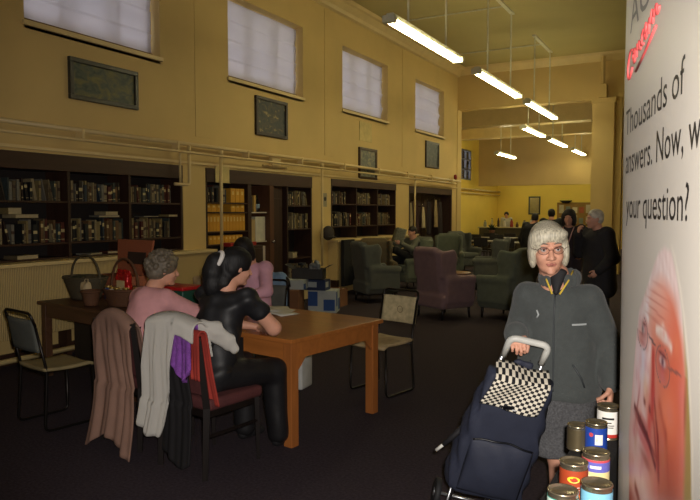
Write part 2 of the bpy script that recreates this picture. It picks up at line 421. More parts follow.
# ------------------------------------------------------------------ palette
CREAM = mat('cream_wall_paint', (204, 176, 114), .75, var=.06, scale=1.2, bump=.05, bscale=30)
YEL = mat('yellow_wall_paint', (236, 206, 92), .75, var=.04, scale=1.2)
TRIM = mat('cream_gloss_paint', (214, 190, 134), .4, var=.05, scale=4)
CEIL = mat('ceiling_paint', (176, 162, 106), .85, var=.05, scale=1.)
CARPET = mat('carpet', (62, 54, 60), .95, var=.3, scale=55, bump=.5, bscale=300, spec=.1)
DKWOOD = wood('dark_bookcase_wood', (66, 42, 30), .5, .6, 1, 3)
DKWOODV = wood('dark_door_wood', (62, 40, 30), .5, .55, 2, 3)
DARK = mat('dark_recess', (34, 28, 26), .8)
PINE = wood('varnished_pine', (176, 108, 52), .32, .72, 0, 3, coat=.3)
PINEV = wood('varnished_pine_leg', (170, 104, 52), .35, .72, 2, 3, coat=.3)
BRTAB = wood('old_brown_table_wood', (92, 62, 42), .45, .6, 0, 3)
BLACKW = wood('black_stained_wood', (30, 24, 22), .35, .6, 2, 4)
BLKMET = mat('dark_tube_metal', (40, 36, 34), .35, .7)
CHROME = mat('chrome', (205, 205, 210), .15, 1., var=0)

# ------------------------------------------------------------------ the room
XW = -6.5
def struct(o, label=None):
    o['kind'] = 'structure'
    if label: o['label'] = label
    return o
WINS = [(1.04, 3.03), (4.64, 6.63), (8.05, 10.15), (11.6, 13.7), (15.3, 17.3)]
WZ0, WZ1, ZC = 3.68, 4.92, 5.72
m = MB(); T = .42; xa, xb = XW-T, XW
m.box(xa, xb, -2.5, 18.4, WZ1, ZC); m.box(xa, xb, -2.5, 18.4, 2.27, WZ0)
ys = [-2.5]+[q for w in WINS for q in w]+[18.4]
for i in range(0, len(ys), 2): m.box(xa, xb, ys[i], ys[i+1], WZ0, WZ1)
for a, b, z in ((-2.5, 3.3, 0), (3.3, 7.03, -1), (7.03, 7.5, 0), (10.45, 11.14, 0), (14.18, 14.93, 0), (18.02, 18.4, 0)):
    if z == 0: m.box(xa, xb, a, b, 0, 2.27)
m.box(xa, xb-.02, 3.3, 7.03, 0, 1.08); m.box(xa, xb-.02, 11.14, 14.18, 0, 1.08)
m.box(xa-.06, xa, 3.2, 10.6, 0, 2.4); m.box(xa-.06, xa, 11., 18.2, 0, 2.4)
# shallow chimney-breast step lines on the upper wall
for y in (7.3, 10.9, 14.5): m.box(XW, XW+.008, y, y+.34, 2.7, 5.45)
struct(m.build('wall_left', CREAM))
m = MB(); m.box(-9.1, 4.2, -2.7, 32, -.1, 0); struct(m.build('floor', CARPET))
m = MB(); m.box(-9.3, 4.2, -2.7, 28.2, ZC, ZC+.15); m.box(-9.3, 0, 28.2, 31.4, 2.95, 3.1)
struct(m.build('ceiling', CEIL))
m = MB()
m.prism([(0, 0), (.28, 0), (.26, -.06), (.2, -.07), (.1, -.16), (.07, -.22), (0, -.24)], -2.5, 18.4, lambda x, y, z: (XW+x, z, ZC+y))
struct(m.build('trim_1', TRIM), 'moulded cream cornice along the left wall')
m = MB()
m.prism([(0, 0), (.22, 0), (.2, -.06), (.06, -.18), (0, -.2)], XW, 4., lambda x, y, z: (z, 18.4-x, ZC+y))
struct(m.build('trim_2', TRIM), 'moulded cream cornice above the wide opening')
m = MB(); m.box(XW, XW+.03, -2.5, 18.4, 2.30, 2.335)
struct(m.build('trim_3', TRIM), 'cream rail moulding along the left wall')
m = MB()
m.box(-9.1, XW-.2, 18.35, 18.7, 0, ZC); m.box(XW, 4.1, 18.4, 18.75, 4.56, ZC)
m.box(-2.08, -1.2, 18.4, 18.75, 4.3, 4.56); m.box(-2.24, -2.06, 18.4, 18.75, 0, 4.56); m.box(-1.1, 4.1, 18.4, 18.75, 0, 4.56)
m.box(XW-.3, XW+.02, 18.38, 18.72, 0, 4.56)
struct(m.build('wall_back', CREAM))
m = MB(); m.box(-2.78, -2.24, 18.28, 18.8, 0, 4.56); m.box(-2.80, -2.21, 18.25, 18.83, 4.44, 4.56)
m.tube([(-2.52, 18.2, 4.9), (-2.52, 18.2, 5.6)], .05)
m.box(-2.62, -2.42, 18.12, 18.4, 4.56, 4.9)
struct(m.build('wall_pillar', CREAM))
m = MB(); m.box(-1.98, -1.25, 18.5, 18.56, 0, 4.2); struct(m.build('door_3', DKWOODV))
for i, y in enumerate((21.9, 25.4)):
    m = MB(); m.box(-8.9, 4.1, y, y+.45, 4.52, ZC); m.box(-8.9, 4.1, y-.04, y+.49, 4.5, 4.6)
    struct(m.build('trim_%d' % (4+i), TRIM), 'painted ceiling beam over the far room')
m = MB(); W0, W1 = 25.35, 27.1
m.box(-9.2, -8.9, 18.7, W0, 0, ZC); m.box(-9.2, -8.9, W1, 31.2, 0, ZC); m.box(-9.2, -8.9, W0, W1, 0, 2.95); m.box(-9.2, -8.9, W0, W1, 4.2, ZC)
struct(m.build('wall_far_left', YEL))
m = MB(); m.box(-9.2, 4.2, 28, 28.3, 2.75, ZC); struct(m.build('wall_far_upper', CREAM))
m = MB(); m.box(-9.2, 4.2, 31, 31.2, 0, 3.1); struct(m.build('wall_far_end', YEL))
m = MB(); m.box(4, 4.2, -2.7, 31.2, 0, ZC); struct(m.build('wall_right', CREAM))
m = MB(); m.box(-7, 4.2, -2.7, -2.5, 0, ZC); struct(m.build('wall_behind', CREAM))
m = MB(); m.box(-6.5, -6.46, -2.5, 7.03, 0, .12); struct(m.build('baseboard_left', DKWOOD))
# skirting heating pipe on the floor edge
m = MB()
m.tube([(-6.24, -2, .1), (-6.24, 7.5, .1)], .03)
tag(m.build('skirting_pipe', TRIM, None, True), 'cream heating pipe running low along the foot of the bookcase wall', 'pipe')

# windows and blinds
def clear_glass(name, tint=.95):
    m = bpy.data.materials.new(name); m.use_nodes = True; nt = m.node_tree; nt.nodes.remove(nt.nodes['Principled BSDF'])
    a = nt.nodes.new('ShaderNodeBsdfTransparent'); a.inputs[0].default_value = (tint, tint, tint, 1); g = nt.nodes.new('ShaderNodeBsdfGlossy'); g.inputs['Roughness'].default_value = .03
    f = nt.nodes.new('ShaderNodeFresnel'); x = nt.nodes.new('ShaderNodeMixShader'); nt.links.new(f.outputs[0], x.inputs[0]); nt.links.new(a.outputs[0], x.inputs[1]); nt.links.new(g.outputs[0], x.inputs[2]); nt.links.new(x.outputs[0], nt.nodes['Material Output'].inputs[0]); MC[name] = m; return m
GL = clear_glass('window_glass')
def blind_mat():
    m = mat('blind_cloth', (205, 200, 200), .8, var=.05, scale=3)
    b = m.node_tree.nodes['Principled BSDF']; nt = m.node_tree
    tr = nt.nodes.new('ShaderNodeBsdfTranslucent'); tr.inputs['Color'].default_value = (.8, .78, .78, 1)
    mx = nt.nodes.new('ShaderNodeMixShader'); mx.inputs[0].default_value = .5
    out = nt.nodes['Material Output']; nt.links.new(b.outputs[0], mx.inputs[1]); nt.links.new(tr.outputs[0], mx.inputs[2]); nt.links.new(mx.outputs[0], out.inputs[0])
    return m
BL = blind_mat()
wl = {1: 'cut off by the photo top', 2: 'above the dark framed village picture', 3: 'third along, above the cream notice', 4: 'smallest looking, next to the wide opening'}
for i, (a, b) in enumerate(WINS[1:], 1):
    r = struct(thing('window_%d' % i, None, None, (XW-.3, (a+b)/2, WZ0))); del r['kind']; r['kind'] = 'structure'
    w = (b-a)/2; h = WZ1-WZ0; m = MB()
    m.box(-.04, .02, -w, w, 0, .06); m.box(-.04, .02, -w, w, h-.06, h)
    for y in (-w, -w/3-.02, w/3-.02, w-.05): m.box(-.04, .02, y, y+.05, 0, h)
    m.build('window_frame', TRIM, r)
    m = MB(); m.box(-.02, -.012, -w, w, .03, h-.03); m.build('pane', GL, r)
    m = MB(); m.prism([(.02, 0), (.3, -.09), (.3, -.0), (.02, .09)], -w, w, lambda x, y, z: (x, z, y+.0)); m.build('window_sill', TRIM, r); m = MB(); m.box(.29, .335, -w-.03, w+.03, -.06, -.005, None, .008); m.build('sill_nosing', TRIM, r)
    t = thing('roman_blind', 'pale grey roman blind drawn down, '+wl[i], 'window blind', (XW-.17, (a+b)/2, WZ0), 0, 'roman blinds in the high windows')
    top = h-.02
    def fn(u, v, w=w, top=top, i=i):
        z = .02+v*(top-.02); k = (v*4) % 1
        return Vector((.02+.028*k*k+.006*math.sin(u*9+i)*v+.01*math.sin(v*21+i), (u*2-1)*(w-.02), z))
    m = MB(); m.grid(24, 61, fn); m.build('blind_cloth', BL, t, True, solid=.003)
    for q in (-.33, .33): m = MB(); m.tube([(-.005, q*w*1.3, .03), (-.005, q*w*1.3, top)], .006, 5); m.build('cord', TRIM, t)
    m = MB(); m.box(.03, .055, -w+.02, w-.02, .03, .055, None, .006); m.build('bottom_rail', mat('rail_wood', (120, 88, 50), .6), t)
r = struct(thing('window_5', None, None, (-8.98, (W0+W1)/2, 2.95)))
m = MB(); w = (W1-W0)/2; h = 1.25
for y in (-w, -w*.34, w*.34-.04, w-.06): m.box(-.05, .03, y, y+.06, 0, h)
for z in (0, h*.33, h*.66, h-.06): m.box(-.05, .03, -w, w, z, z+.05)
m.build('window_frame', mat('grey_window_paint', (120, 120, 120), .5), r); m = MB(); m.box(-.03, -.02, -w, w, 0, h); m.build('pane', GL, r)

# wall pipework
m = MB(); x = XW+.11
m.tube([(x, 3.2, 2.56), (x, 10.5, 2.56), (x, 18.4, 2.5)], .028); m.build
P = m; P2 = MB(); P2.tube([(x, -2, 2.66-.0), (x, 3.2, 2.56)], .028)
o = thing('wall_heating_pipe', 'long cream pipe run along the wall above the bookcases', 'pipe', (0, 0, 0))
P.tube([(x, -2.4, 2.56), (x, 3.25, 2.56)], .028); P.build('pipe_run', TRIM, o, True)
m = MB(); m.tube([(x+.05, -2.4, 2.46), (x+.05, 17.9, 2.42)], .018); m.build('pipe_run', TRIM, o, True)
m = MB(); m.tube(arc([(x, 7.04, 2.56), (x, 7.04, 2.0), (x, 6.75, 2.0)], .05), .022); m.build('branch_pipe', TRIM, o, True)
m = MB(); m.tube([(x, 6.86, 2.46), (x, 6.86, 2.02)], .016); m.build('branch_pipe', TRIM, o, True)
for y, z in ((7.72, .9), (10.62, .6), (15.05, 1.1)):
    m = MB(); m.tube([(x, y, 2.5), (x, y, z)], .024); m.tube([(x, y, 2.46), (x, y, 2.53)], .034); m.build('branch_pipe', TRIM, o, True)
for k in range(12): m = MB(); m.cbox((XW+.09, .6+k*1.55, 2.51), (.12, .03, .13)); m.build('pipe_bracket', TRIM, o)
o = thing('wall_heating_pipe', 'yellow lit pipe run along the far room side wall', 'pipe', (0, 0, 0))
m = MB(); m.tube([(-8.78, 18.8, 2.56), (-8.78, 30.9, 2.56)], .035); m.tube([(-8.78, 18.8, 2.4), (-8.78, 30.9, 2.4)], .025); m.build('pipe_run', TRIM, o, True)
t = thing('fire_bell', 'small dark red fire alarm on the pillar end by the far opening', 'alarm', (XW+.02, 18.2, 2.62))
m = MB(); R90 = Matrix.Rotation(PI/2, 4, 'Y'); m.lathe([(.0, .05), (.04, .05), (.075, .03), (.08, .0)], (0, 0, 0), 16, R90); m.build('gong', mat('alarm_red', (130, 30, 24), .4), t, True)
m = MB(); m.box(-.02, .01, -.06, .06, -.06, .06, None, .005); m.build('back_plate', mat('alarm_red2', (110, 30, 24), .4), t)

# radiator covers with vertical grooves
GROOVE = striped('grooved_cream_panel', (150, 126, 78), (206, 180, 120), (0, 32, 0), .6, .05, .3, .6)
for a, b, lab in ((2.5, 7.45, 'long cream grooved radiator cover under the near bookcase'), (11.02, 15.0, 'cream radiator cover under the far bookcase behind the armchairs')):
    t = thing('radiator_cover', lab, 'radiator cover', (XW, (a+b)/2, 0)); w = (b-a)/2
    m = MB(); m.box(.0, .2, -w, w, .30, 1.04, None, .006); m.build('front_panel', GROOVE, t)
    m = MB(); m.box(.0, .24, -w-.02, w+.02, 1.045, 1.085, None, .008); m.build('top_shelf', TRIM, t)
    for s in (-1, 0, 1):
        m = MB(); m.box(.02, .17, s*(w-.1)-.03, s*(w-.1)+.03, 0, .3); m.build('leg', DKWOOD, t)

# ------------------------------------------------------------------ books
BOOKC = [tuple(int(q*.8) for q in c) for c in [(150, 132, 96), (120, 104, 76), (176, 158, 118), (96, 34, 30), (60, 40, 34), (44, 46, 44), (74, 84, 82), (86, 76, 62), (128, 96, 60), (54, 66, 78), (110, 58, 44), (140, 136, 120), (52, 42, 36), (90, 96, 84), (160, 140, 90), (36, 34, 36)]]
CNAME = ['tan', 'fawn', 'cream', 'dark red', 'brown', 'black', 'slate grey', 'drab olive', 'ochre', 'navy blue', 'brick red', 'pale grey', 'chocolate brown', 'sage green', 'mustard', 'near-black']
ORD = ['first', 'second', 'third', 'fourth', 'fifth', 'sixth', 'seventh', 'eighth', 'ninth', 'tenth', 'eleventh', 'twelfth', 'thirteenth', 'fourteenth', 'fifteenth', 'sixteenth', 'seventeenth', 'eighteenth', 'nineteenth', 'twentieth', 'twenty-first', 'twenty-second']
PAGE = mat('book_pages', (170, 155, 120), .9, var=.1, scale=40)
def bmat(i): return mat('book_'+CNAME[i].replace(' ', '_').replace('-', '_'), BOOKC[i], .6, var=.15, scale=25)
def book_mesh(w, h, d, ci, band):
    m = MB(); t = .003                    # spine faces +X, width along Y
    m.cur = 0; m.box(-t, 0, 0, w, 0, h); m.box(-d, 0, 0, t, 0, h); m.box(-d, 0, w-t, w, 0, h)
    m.cur = 1; m.box(-d+.004, -t, t, w-t, .004, h-.005)
    if band: m.cur = 2; m.box(0, .0008, .001, w-.001, h*band, h*band+h*.16); m.box(0, .0008, .001, w-.001, h*.12, h*.15)
    return m, [bmat(ci), PAGE, mat('book_gilt_band', (186, 170, 120), .6) if ci not in (0, 1, 2, 11, 14) else mat('book_dark_band', (70, 50, 40), .6)]
def row_of_books(y0, y1, z, hmax, x, where, grp, gaps=0., lean_p=.12, flat=True, rng=random.Random(11), light=0.):
    y = y0+.01; n = 0; lastlean = 0
    pend = []
    while y < y1-.045 and n < 22:
        if rng.random() < gaps: y += rng.uniform(.04, .12); lastlean = 0; continue
        w = rng.choice([.018, .022, .026, .03, .035, .04, .05]); h = hmax*rng.uniform(.74, 1.); d = rng.uniform(.13, .18)
        ci = rng.randrange(16)
        if rng.random() < light: ci = rng.choice([0, 2, 11, 14, 1])
        m, ms = book_mesh(w, h, d, ci, rng.choice([0, .5, .62, .7, .4]))
        o = m.build('book', ms); a = 0
        if rng.random() < lean_p: a = rng.uniform(.1, .28)
        dy = h*math.sin(a)
        if y+w+dy > y1: bpy.data.objects.remove(o); break
        o.location = (x+rng.uniform(-.03, .01), y+(dy if a else 0), z+(w*0)); o.rotation_euler = (a, 0, 0)
        if a: o.location = (o.location.x, y+dy, z)
        size = 'wide' if w >= .04 else ('slim' if w <= .022 else 'medium')
        tall = 'tall ' if h > hmax*.93 else ('short ' if h < hmax*.8 else '')
        tag(o, None, 'book', grp); pend.append((o, f'{size} {tall}{CNAME[ci]} book{", leaning" if a else ""}'))
        y += w+dy+rng.uniform(.0005, .004); n += 1
    for k, (o, l) in enumerate(pend):
        if len(l.split()) > 5: l = l.replace(', leaning', '')
        o['label'] = f'{l}, {ORD[k]} from near end{"," if not where.startswith("shelf") else ""} {where}'.replace('medium ', '')
# bookcase one
t = thing('wall_bookcase', 'dark wooden bookcase built into the wall above the radiator cover', 'bookcase', (XW, 5.16, 1.085))
YB = [3.3, 4.2, 5.15, 6.06, 7.03]; o0 = 5.16; zz = 1.085
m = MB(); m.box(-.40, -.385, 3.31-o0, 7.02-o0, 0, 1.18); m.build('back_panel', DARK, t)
m = MB(); m.box(-.385, .01, 3.31-o0, 7.02-o0, 1.0, 1.185, None, .004); m.build('fascia', DKWOOD, t)
for z, nm in ((1.275-zz, 'shelf'), (1.745-zz, 'shelf'), (0.003, 'shelf')):
    m = MB(); m.box(-.385, -.01, 3.31-o0, 7.02-o0, z-.022 if z > .1 else 0, z if z > .1 else .02); m.build(nm, DKWOOD, t)
for y in YB: 
    yy = min(max(y, 3.33), 7.0)-o0; m = MB(); m.box(-.38, .0, yy-.018, yy+.018, .02, 1.0); m.build('upright', DKWOODV, t)
bay = ['cut off bay', 'first bay', 'middle bay', 'last bay']
for b in range(4):
    y0, y1 = YB[b]+.02, YB[b+1]-.02
    if b == 0: y0 = 4.02
    if b: 
        row_of_books(y0, y1, 1.747, .25, XW-.07, 'upper shelf, '+bay[b]+' of near bookcase', 'books on the near bookcase', .03, .1, light=.25)
        row_of_books(y0, y1, 1.277, .27, XW-.06, 'lower shelf, '+bay[b]+' of near bookcase', 'books on the near bookcase', .02, .06, light=.3)
def flat_book(x, y, z, rz, w, d, h, ci, label, cat='book', grp='books lying flat'):
    m = MB(); m.cur = 0; m.box(-d/2, d/2, -w/2, w/2, 0, .003); m.box(-d/2, d/2, -w/2, w/2, h-.003, h); m.box(-d/2, d/2, -w/2, -w/2+.003, 0, h)
    m.cur = 1; m.box(-d/2+.005, d/2-.005, -w/2+.003, w/2-.005, .003, h-.003)
    o = m.build('book', [bmat(ci), PAGE]); o.location = (x, y, z); o.rotation_euler = (0, 0, rz); return tag(o, label, cat, grp)
flat_book(XW-.12, 4.62, 1.555, .1, .3, .2, .04, 2, 'thick cream book lying flat across the lower row at the photo edge')
flat_book(XW-.12, 4.5, 1.596, .0, .16, .16, .07, 14, 'mustard block of a book stacked on the flat cream book by the photo edge')
flat_book(XW-.11, 5.95-.2, 1.555, -.1, .3, .2, .025, 11, 'pale grey book lying flat over the lower row of the middle bay, under another')
flat_book(XW-.11, 5.9-.12, 1.581, .1, .22, .18, .045, 2, 'thick cream book stacked topmost in the middle bay of the near bookcase')
flat_book(XW-.11, 6.85, 1.555, .1, .2, .17, .03, 14, 'mustard book lying flat at the far end of the lower row')
flat_book(XW-.11, 6.45, 1.555, -.05, .26, .18, .012, 11, 'thin pale grey book laid flat across the lower row of the last bay')
flat_book(XW-.1, 4.6, 1.107, .1, .28, .2, .045, 1, 'fawn book lying flat on the lowest ledge at the photo edge')
flat_book(XW-.1, 5.5, 1.107, .3, .24, .2, .02, 11, 'pale grey book lying flat on the lowest ledge above the baskets')
flat_book(XW-.1, 5.85, 1.107, -.2, .24, .2, .03, 10, 'brick red book lying flat on the lowest ledge behind the baskets')
# bookcase three
t = thing('wall_bookcase', 'dark bookcase with two full shelves set in the wall behind the armchairs', 'bookcase', (XW, 12.66, 1.085)); o0 = 12.66
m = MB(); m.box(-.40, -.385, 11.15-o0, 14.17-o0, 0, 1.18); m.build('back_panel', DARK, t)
m = MB(); m.box(-.385, .01, 11.15-o0, 14.17-o0, 1.04, 1.185, None, .004); m.build('fascia', DKWOOD, t)
for z in (.25, .70): m = MB(); m.box(-.385, -.01, 11.15-o0, 14.17-o0, z-.022, z); m.build('shelf', DKWOOD, t)
YC = [11.15, 12.2, 13.2, 14.17]
for y in YC:
    yy = min(max(y, 11.17), 14.15)-o0; m = MB(); m.box(-.38, .0, yy-.016, yy+.016, 0, 1.04); m.build('upright', DKWOODV, t)
bn = ['first bay', 'middle bay', 'last bay']
for b in range(3):
    row_of_books(YC[b]+.02, YC[b+1]-.02, 1.787, .26, XW-.06, 'top shelf, '+bn[b]+' behind armchairs', 'books on the bookcase behind the armchairs', .0, .05, rng=random.Random(b+20), light=.45)
    row_of_books(YC[b]+.02, YC[b+1]-.02, 1.337, .29, XW-.06, 'lower shelf, '+bn[b]+' behind armchairs', 'books on the bookcase behind the armchairs', .0, .05, rng=random.Random(b+30), light=.5)

# alcove two: box file shelves, lit doorway, open dark door, tall shelves
t = thing('file_shelving', 'dark shelving unit holding yellow magazine files beside the lit doorway', 'shelving', (XW, 8.03, 0)); y0, y1 = 7.51-8.03, 8.6-8.03
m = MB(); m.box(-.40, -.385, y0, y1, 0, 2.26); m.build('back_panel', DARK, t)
for y in (y0, y1-.09): m = MB(); m.box(-.38, .0, y, y+(.03 if y == y0 else .09), 0, 2.14); m.build('upright', DKWOODV, t)
for z in (.3, .75, 1.13, 1.325, 1.62, 1.765): m = MB(); m.box(-.38, -.01, y0+.03, y1-.09, z-.02, z); m.build('shelf', DKWOOD, t)
m = MB(); m.box(XW-.385, XW+.01, 7.51, 10.44, 2.06, 2.265, None, .004)
tag(m.build('lintel_board', DKWOOD), 'wide dark brown board across the top of the doorway and shelves', 'board')
YF = mat('yellow_card', (206, 150, 44), .7, var=.06, scale=10)
def file_box(y, z, w, h, lab, grp, mt=YF):
    t = thing('magazine_file', lab, 'file box', (XW-.05, y, z), 0, grp)
    m = MB(); m.box(-.25, 0, .002, w-.002, 0, h, None, .003); m.build('card_body', mt, t)
    m = MB(); m.cur = 0; m.box(0, .002, w*.3, w*.7, h*.55, h*.8); m.build('spine_label', mat('file_label', (220, 190, 110), .8), t)
for k in range(12): file_box(7.56+k*.078, 1.327, .077, .27, f'yellow magazine file, {ORD[k]} from the near end of the long middle row', 'yellow files in the long row')
for k in range(3): file_box(7.56+k*.12, 1.622, .115, .12, f'low yellow box, {ORD[k]} from the vertical pipe, on the narrow file shelf', 'low yellow boxes')
for k in range(3): file_box(8.14+k*.115, 1.622, .11, .12, f'low yellow box, {ORD[k]} from the gap, on the narrow shelf', 'low yellow boxes')
for k in range(3): file_box(8.14+k*.115, 1.767, .11, .22, f'yellow file, {ORD[k]} after the dark leaning books on the top shelf', 'yellow files on top')
for k in range(9): file_box(7.62+k*.09, 1.132, .085, .13, f'yellow box, {ORD[k]} from the near end of the lowest yellow row', 'yellow boxes on the lowest shelf')
row_of_books(7.56, 8.1, 1.767, .26, XW-.06, 'shelf above yellow files', 'books above the yellow files', .1, .5, rng=random.Random(5))
m = MB(); m.box(-.1, .1, -.32, .32, 0, .055, None, .006); o = m.build('red_tray', mat('red_plastic', (160, 40, 34), .4)); o.location = (XW+.13, 8.1, 1.101); tag(o, 'flat red tray on the dark cabinet in front of the yellow files', 'tray')
t = thing('low_cabinet', 'dark low cabinet of books standing under the yellow files', 'cabinet', (XW+.16, 8.4, 0))
m = MB(); m.box(-.15, .1, -.55, .15, 0, 1.10, None, .01); m.build('cabinet_body', DKWOODV, t)
for k in range(2): m = MB(); m.box(.1, .115, -.53+k*.34, -.21+k*.34, .05, 1.05, None, .004); m.build('door', DKWOODV, t)
# doorway
o = struct(thing('door_1', None, None, (XW, 9.1, 0)))
m = MB(); m.box(-.4, .02, -.02, .09, 0, 2.06); m.build('door_frame', wood('doorframe_wood', (96, 62, 42), .45, .7, 2, 3), o)
m = MB(); m.box(-.38, -.34, .09, .5, 0, 2.06); m.build('door_leaf', DKWOODV, o)
m = MB(); m.box(-.1, -.06, .12, .46, .0, 2.06); m.box(-.06, -.045, .17, .41, .2, 1.85, None, .005); m.build('door_leaf', DKWOODV, o)
m = MB(); m.lathe([(.0, 0), (.022, 0), (.026, .02), (.015, .045), (0, .05)], (0, 0, 0), 12, Matrix.Translation((.02, .04, 1.12)) @ R90); m.build('door_handle', CHROME, o, True)
t = thing('doorway_cupboard', 'white cupboard with shelves of parcels seen through the lit doorway', 'cupboard', (XW-.2, 8.83, 0))
LT = mat('offwhite_box', (196, 186, 160), .7, var=.08)
m = MB(); m.box(-.19, -.175, -.22, .27, .0, 2.05); m.build('back_panel', mat('grey_dark_back', (58, 56, 52), .8), t)
for z in (.75, 1.14, 1.62): m = MB(); m.box(-.175, .15, -.22, .27, z-.02, z); m.build('shelf', LT, t)
for k, (a, b, z, h, c, nm, lab) in enumerate(((-.21, -.03, 1.142, .36, (176, 150, 100), 'carton', 'tan carton on the doorway cupboard middle shelf'), (-.02, .26, 1.142, .40, (206, 200, 178), 'carton', 'large white carton on the doorway cupboard middle shelf'),
        (-.2, -.1, 1.622, .25, (60, 52, 48), 'parcel', 'dark parcel beside the yellow folder on the doorway cupboard top shelf'), (-.06, .0, 1.622, .27, (176, 140, 70), 'folder', 'yellow folder upright beside the dark bottle in the doorway'),
        (-.2, .1, .752, .25, (50, 46, 44), 'parcel', 'dark parcel low in the doorway cupboard'), (.12, .26, .752, .3, (205, 198, 176), 'carton', 'small white carton low in the doorway cupboard'))):
    m = MB(); m.box(XW-.34, XW-.08, 8.83+a, 8.83+b, z, z+h, None, .006); tag(m.build(nm, mat('pk%d' % k, c, .7)), lab, nm)
t = thing('bottle', 'dark bottle with a pale label in the lit doorway', 'bottle', (XW-.14, 8.93, 1.622))
m = MB(); m.lathe([(.0, 0), (.045, 0), (.047, .02), (.047, .16), (.018, .22), (.016, .28), (.0, .28)]); m.build('glass_body', mat('bottle_glass', (24, 24, 26), .15, var=0), t, True)
m = MB(); m.lathe([(.0478, .06), (.0478, .13)]); m.build('label', mat('bottle_label', (130, 150, 170), .6), t, True)
# tall shelves right of the door
t = thing('tall_bookshelf', 'tall dark bookshelf in the wall alcove beyond the open door', 'bookshelf', (XW, 10.03, 0)); a, b = 9.62-10.03, 10.44-10.03
m = MB(); m.box(-.40, -.385, a, b, 0, 2.06); m.build('back_panel', DARK, t)
for y in (a, b-.03): m = MB(); m.box(-.38, 0, y, y+.03, 0, 2.06); m.build('upright', DKWOODV, t)
for z in (.42, .8, 1.32, 1.74): m = MB(); m.box(-.38, -.01, a+.03, b-.03, z-.022, z); m.build('shelf', DKWOOD, t)
m = MB(); m.box(-.03, 0, a+.03, b-.03, .02, .39); m.build('cupboard_door', TRIM, t)
for z, h, w, lt in ((1.742, .26, 'top', .5), (1.322, .29, 'second', .6), (.422, .27, 'lowest', .3)):
    row_of_books(9.66, 10.4, z, h, XW-.05, w+' shelf of tall bookshelf', 'books on the tall bookshelf', 0, .08, rng=random.Random(int(z*100)), light=lt)
flat_book(XW-.08, 9.85, .802, .2, .22, .16, .1, 2, 'thick cream book lying flat alone on the tall bookshelf')
# far double door with coats
o = struct(thing('door_2', None, None, (XW-.3, 16.47, 0)))
for s in (-1, 1):
    m = MB(); m.box(-.06, 0, min(0.01*s, 1.5*s), max(.01*s, 1.5*s), 0, 2.1)
    for z in (.2, 1.15): m.box(0, .015, min(.15*s, 1.35*s), max(.15*s, 1.35*s), z, z+.8, None, .004)
    m.build('door_leaf', DKWOODV, o)
m = MB(); m.box(0, .3, -1.53, -1.47, 0, 2.25); m.box(0, .3, 1.47, 1.53, 0, 2.25); m.box(0, .3, -1.53, 1.53, 2.1, 2.26); m.build('door_frame', DKWOOD, o)
def hanging(y, z, h, w, rgb, label, name='apron', x=XW-.2):
    t = thing(name, label, name.replace('_', ' '), (x, y, z))
    m = MB()
    def fn(u, v): 
        ww = w*(.35+.65*min(1, v*2.2)); return Vector((.05+.03*math.sin(u*17+v*2)*v+.03*math.sin(PI*u), (u-.5)*ww, -v*h))
    m.grid(18, 16, fn); m.build('cloth', mat(name+'_%d%d' % rgb[:2], rgb, .85, var=.15), t, True, solid=.012)
    m = MB(); m.tube(arc([(-.28+.2, 0, .02), (.0, 0, .02), (.02, 0, .07)], .02), .012, 6); m.build('hook', CHROME, t, True)
hanging(15.35, 1.85, .6, .3, (150, 136, 104), 'pale apron hanging beside the vertical pipe at the dark door')
hanging(15.75, 1.9, .9, .34, (60, 34, 34), 'dark maroon coat hanging between two pale aprons', 'coat')
hanging(16.2, 1.75, .55, .2, (196, 180, 140), 'narrow cream cloth hanging in the middle of the dark door', 'cloth')
hanging(17.1, 1.95, .75, .22, (168, 146, 104), 'tan scarf hanging on the far half of the dark door', 'scarf')
hanging(17.45, 1.9, 1., .34, (44, 34, 34), 'black coat hanging at the far end of the dark door', 'coat')
hanging(16.6, 1.9, .9, .34, (38, 30, 34), 'black coat hanging in the middle of the dark door', 'coat')

# pictures
def picture(y0, y1, z0, z1, frame_c, art, label, seed):
    t = thing('framed_picture', label, 'picture', (XW+.0, (y0+y1)/2, z0), 0); w = (y1-y0)/2; h = z1-z0; f = .055
    m = MB(); m.box(.0, .045, -w, w, 0, f, None, .006); m.box(.0, .045, -w, w, h-f, h, None, .006); m.box(.0, .045, -w, -w+f, f, h-f, None, .006); m.box(.0, .045, w-f, w, f, h-f, None, .006)
    m.build('frame', mat('fr_%d%d' % frame_c[:2], frame_c, .4, var=.2, scale=20), t)
    A = mat('art_%d' % seed, art[0], .5, var=0); nt = A.node_tree; N = nt.nodes; L = nt.links; b = N['Principled BSDF']; tc = [n for n in N if n.type == 'TEX_COORD'][0]
    mp = N.new('ShaderNodeMapping'); mp.inputs['Location'].default_value = (seed*3, seed, 2); mp.inputs['Scale'].default_value = (1, 6, 9)
    n = N.new('ShaderNodeTexNoise'); n.inputs['Scale'].default_value = 1.3; n.inputs['Detail'].default_value = 6; n.inputs['Distortion'].default_value = 1.
    r = N.new('ShaderNodeValToRGB'); els = r.color_ramp.elements
    while len(els) < len(art): els.new(.5)
    for k, c in enumerate(art): els[k].position = .3+.42*k/(len(art)-1); els[k].color = (*lin(c), 1)
    L.new(tc.outputs['Object'], mp.inputs['Vector']); L.new(mp.outputs['Vector'], n.inputs['Vector']); L.new(n.outputs['Fac'], r.inputs['Fac']); L.new(r.outputs['Color'], b.inputs['Base Color'])
    m = MB(); m.box(.005, .02, -w+f, w-f, f, h-f); m.build('painting', A, t)
    return t, w, h
picture(5.17, 6.2, 2.92, 3.4, (52, 50, 44), [(40, 50, 44), (70, 80, 66), (100, 96, 60), (120, 110, 60)], 'wide dark green framed landscape under the first high window', 1)
picture(8.7, 9.6, 2.87, 3.5, (38, 24, 18), [(20, 24, 30), (40, 48, 50), (70, 66, 50), (180, 160, 110)], 'dark framed village picture under the second window', 2)
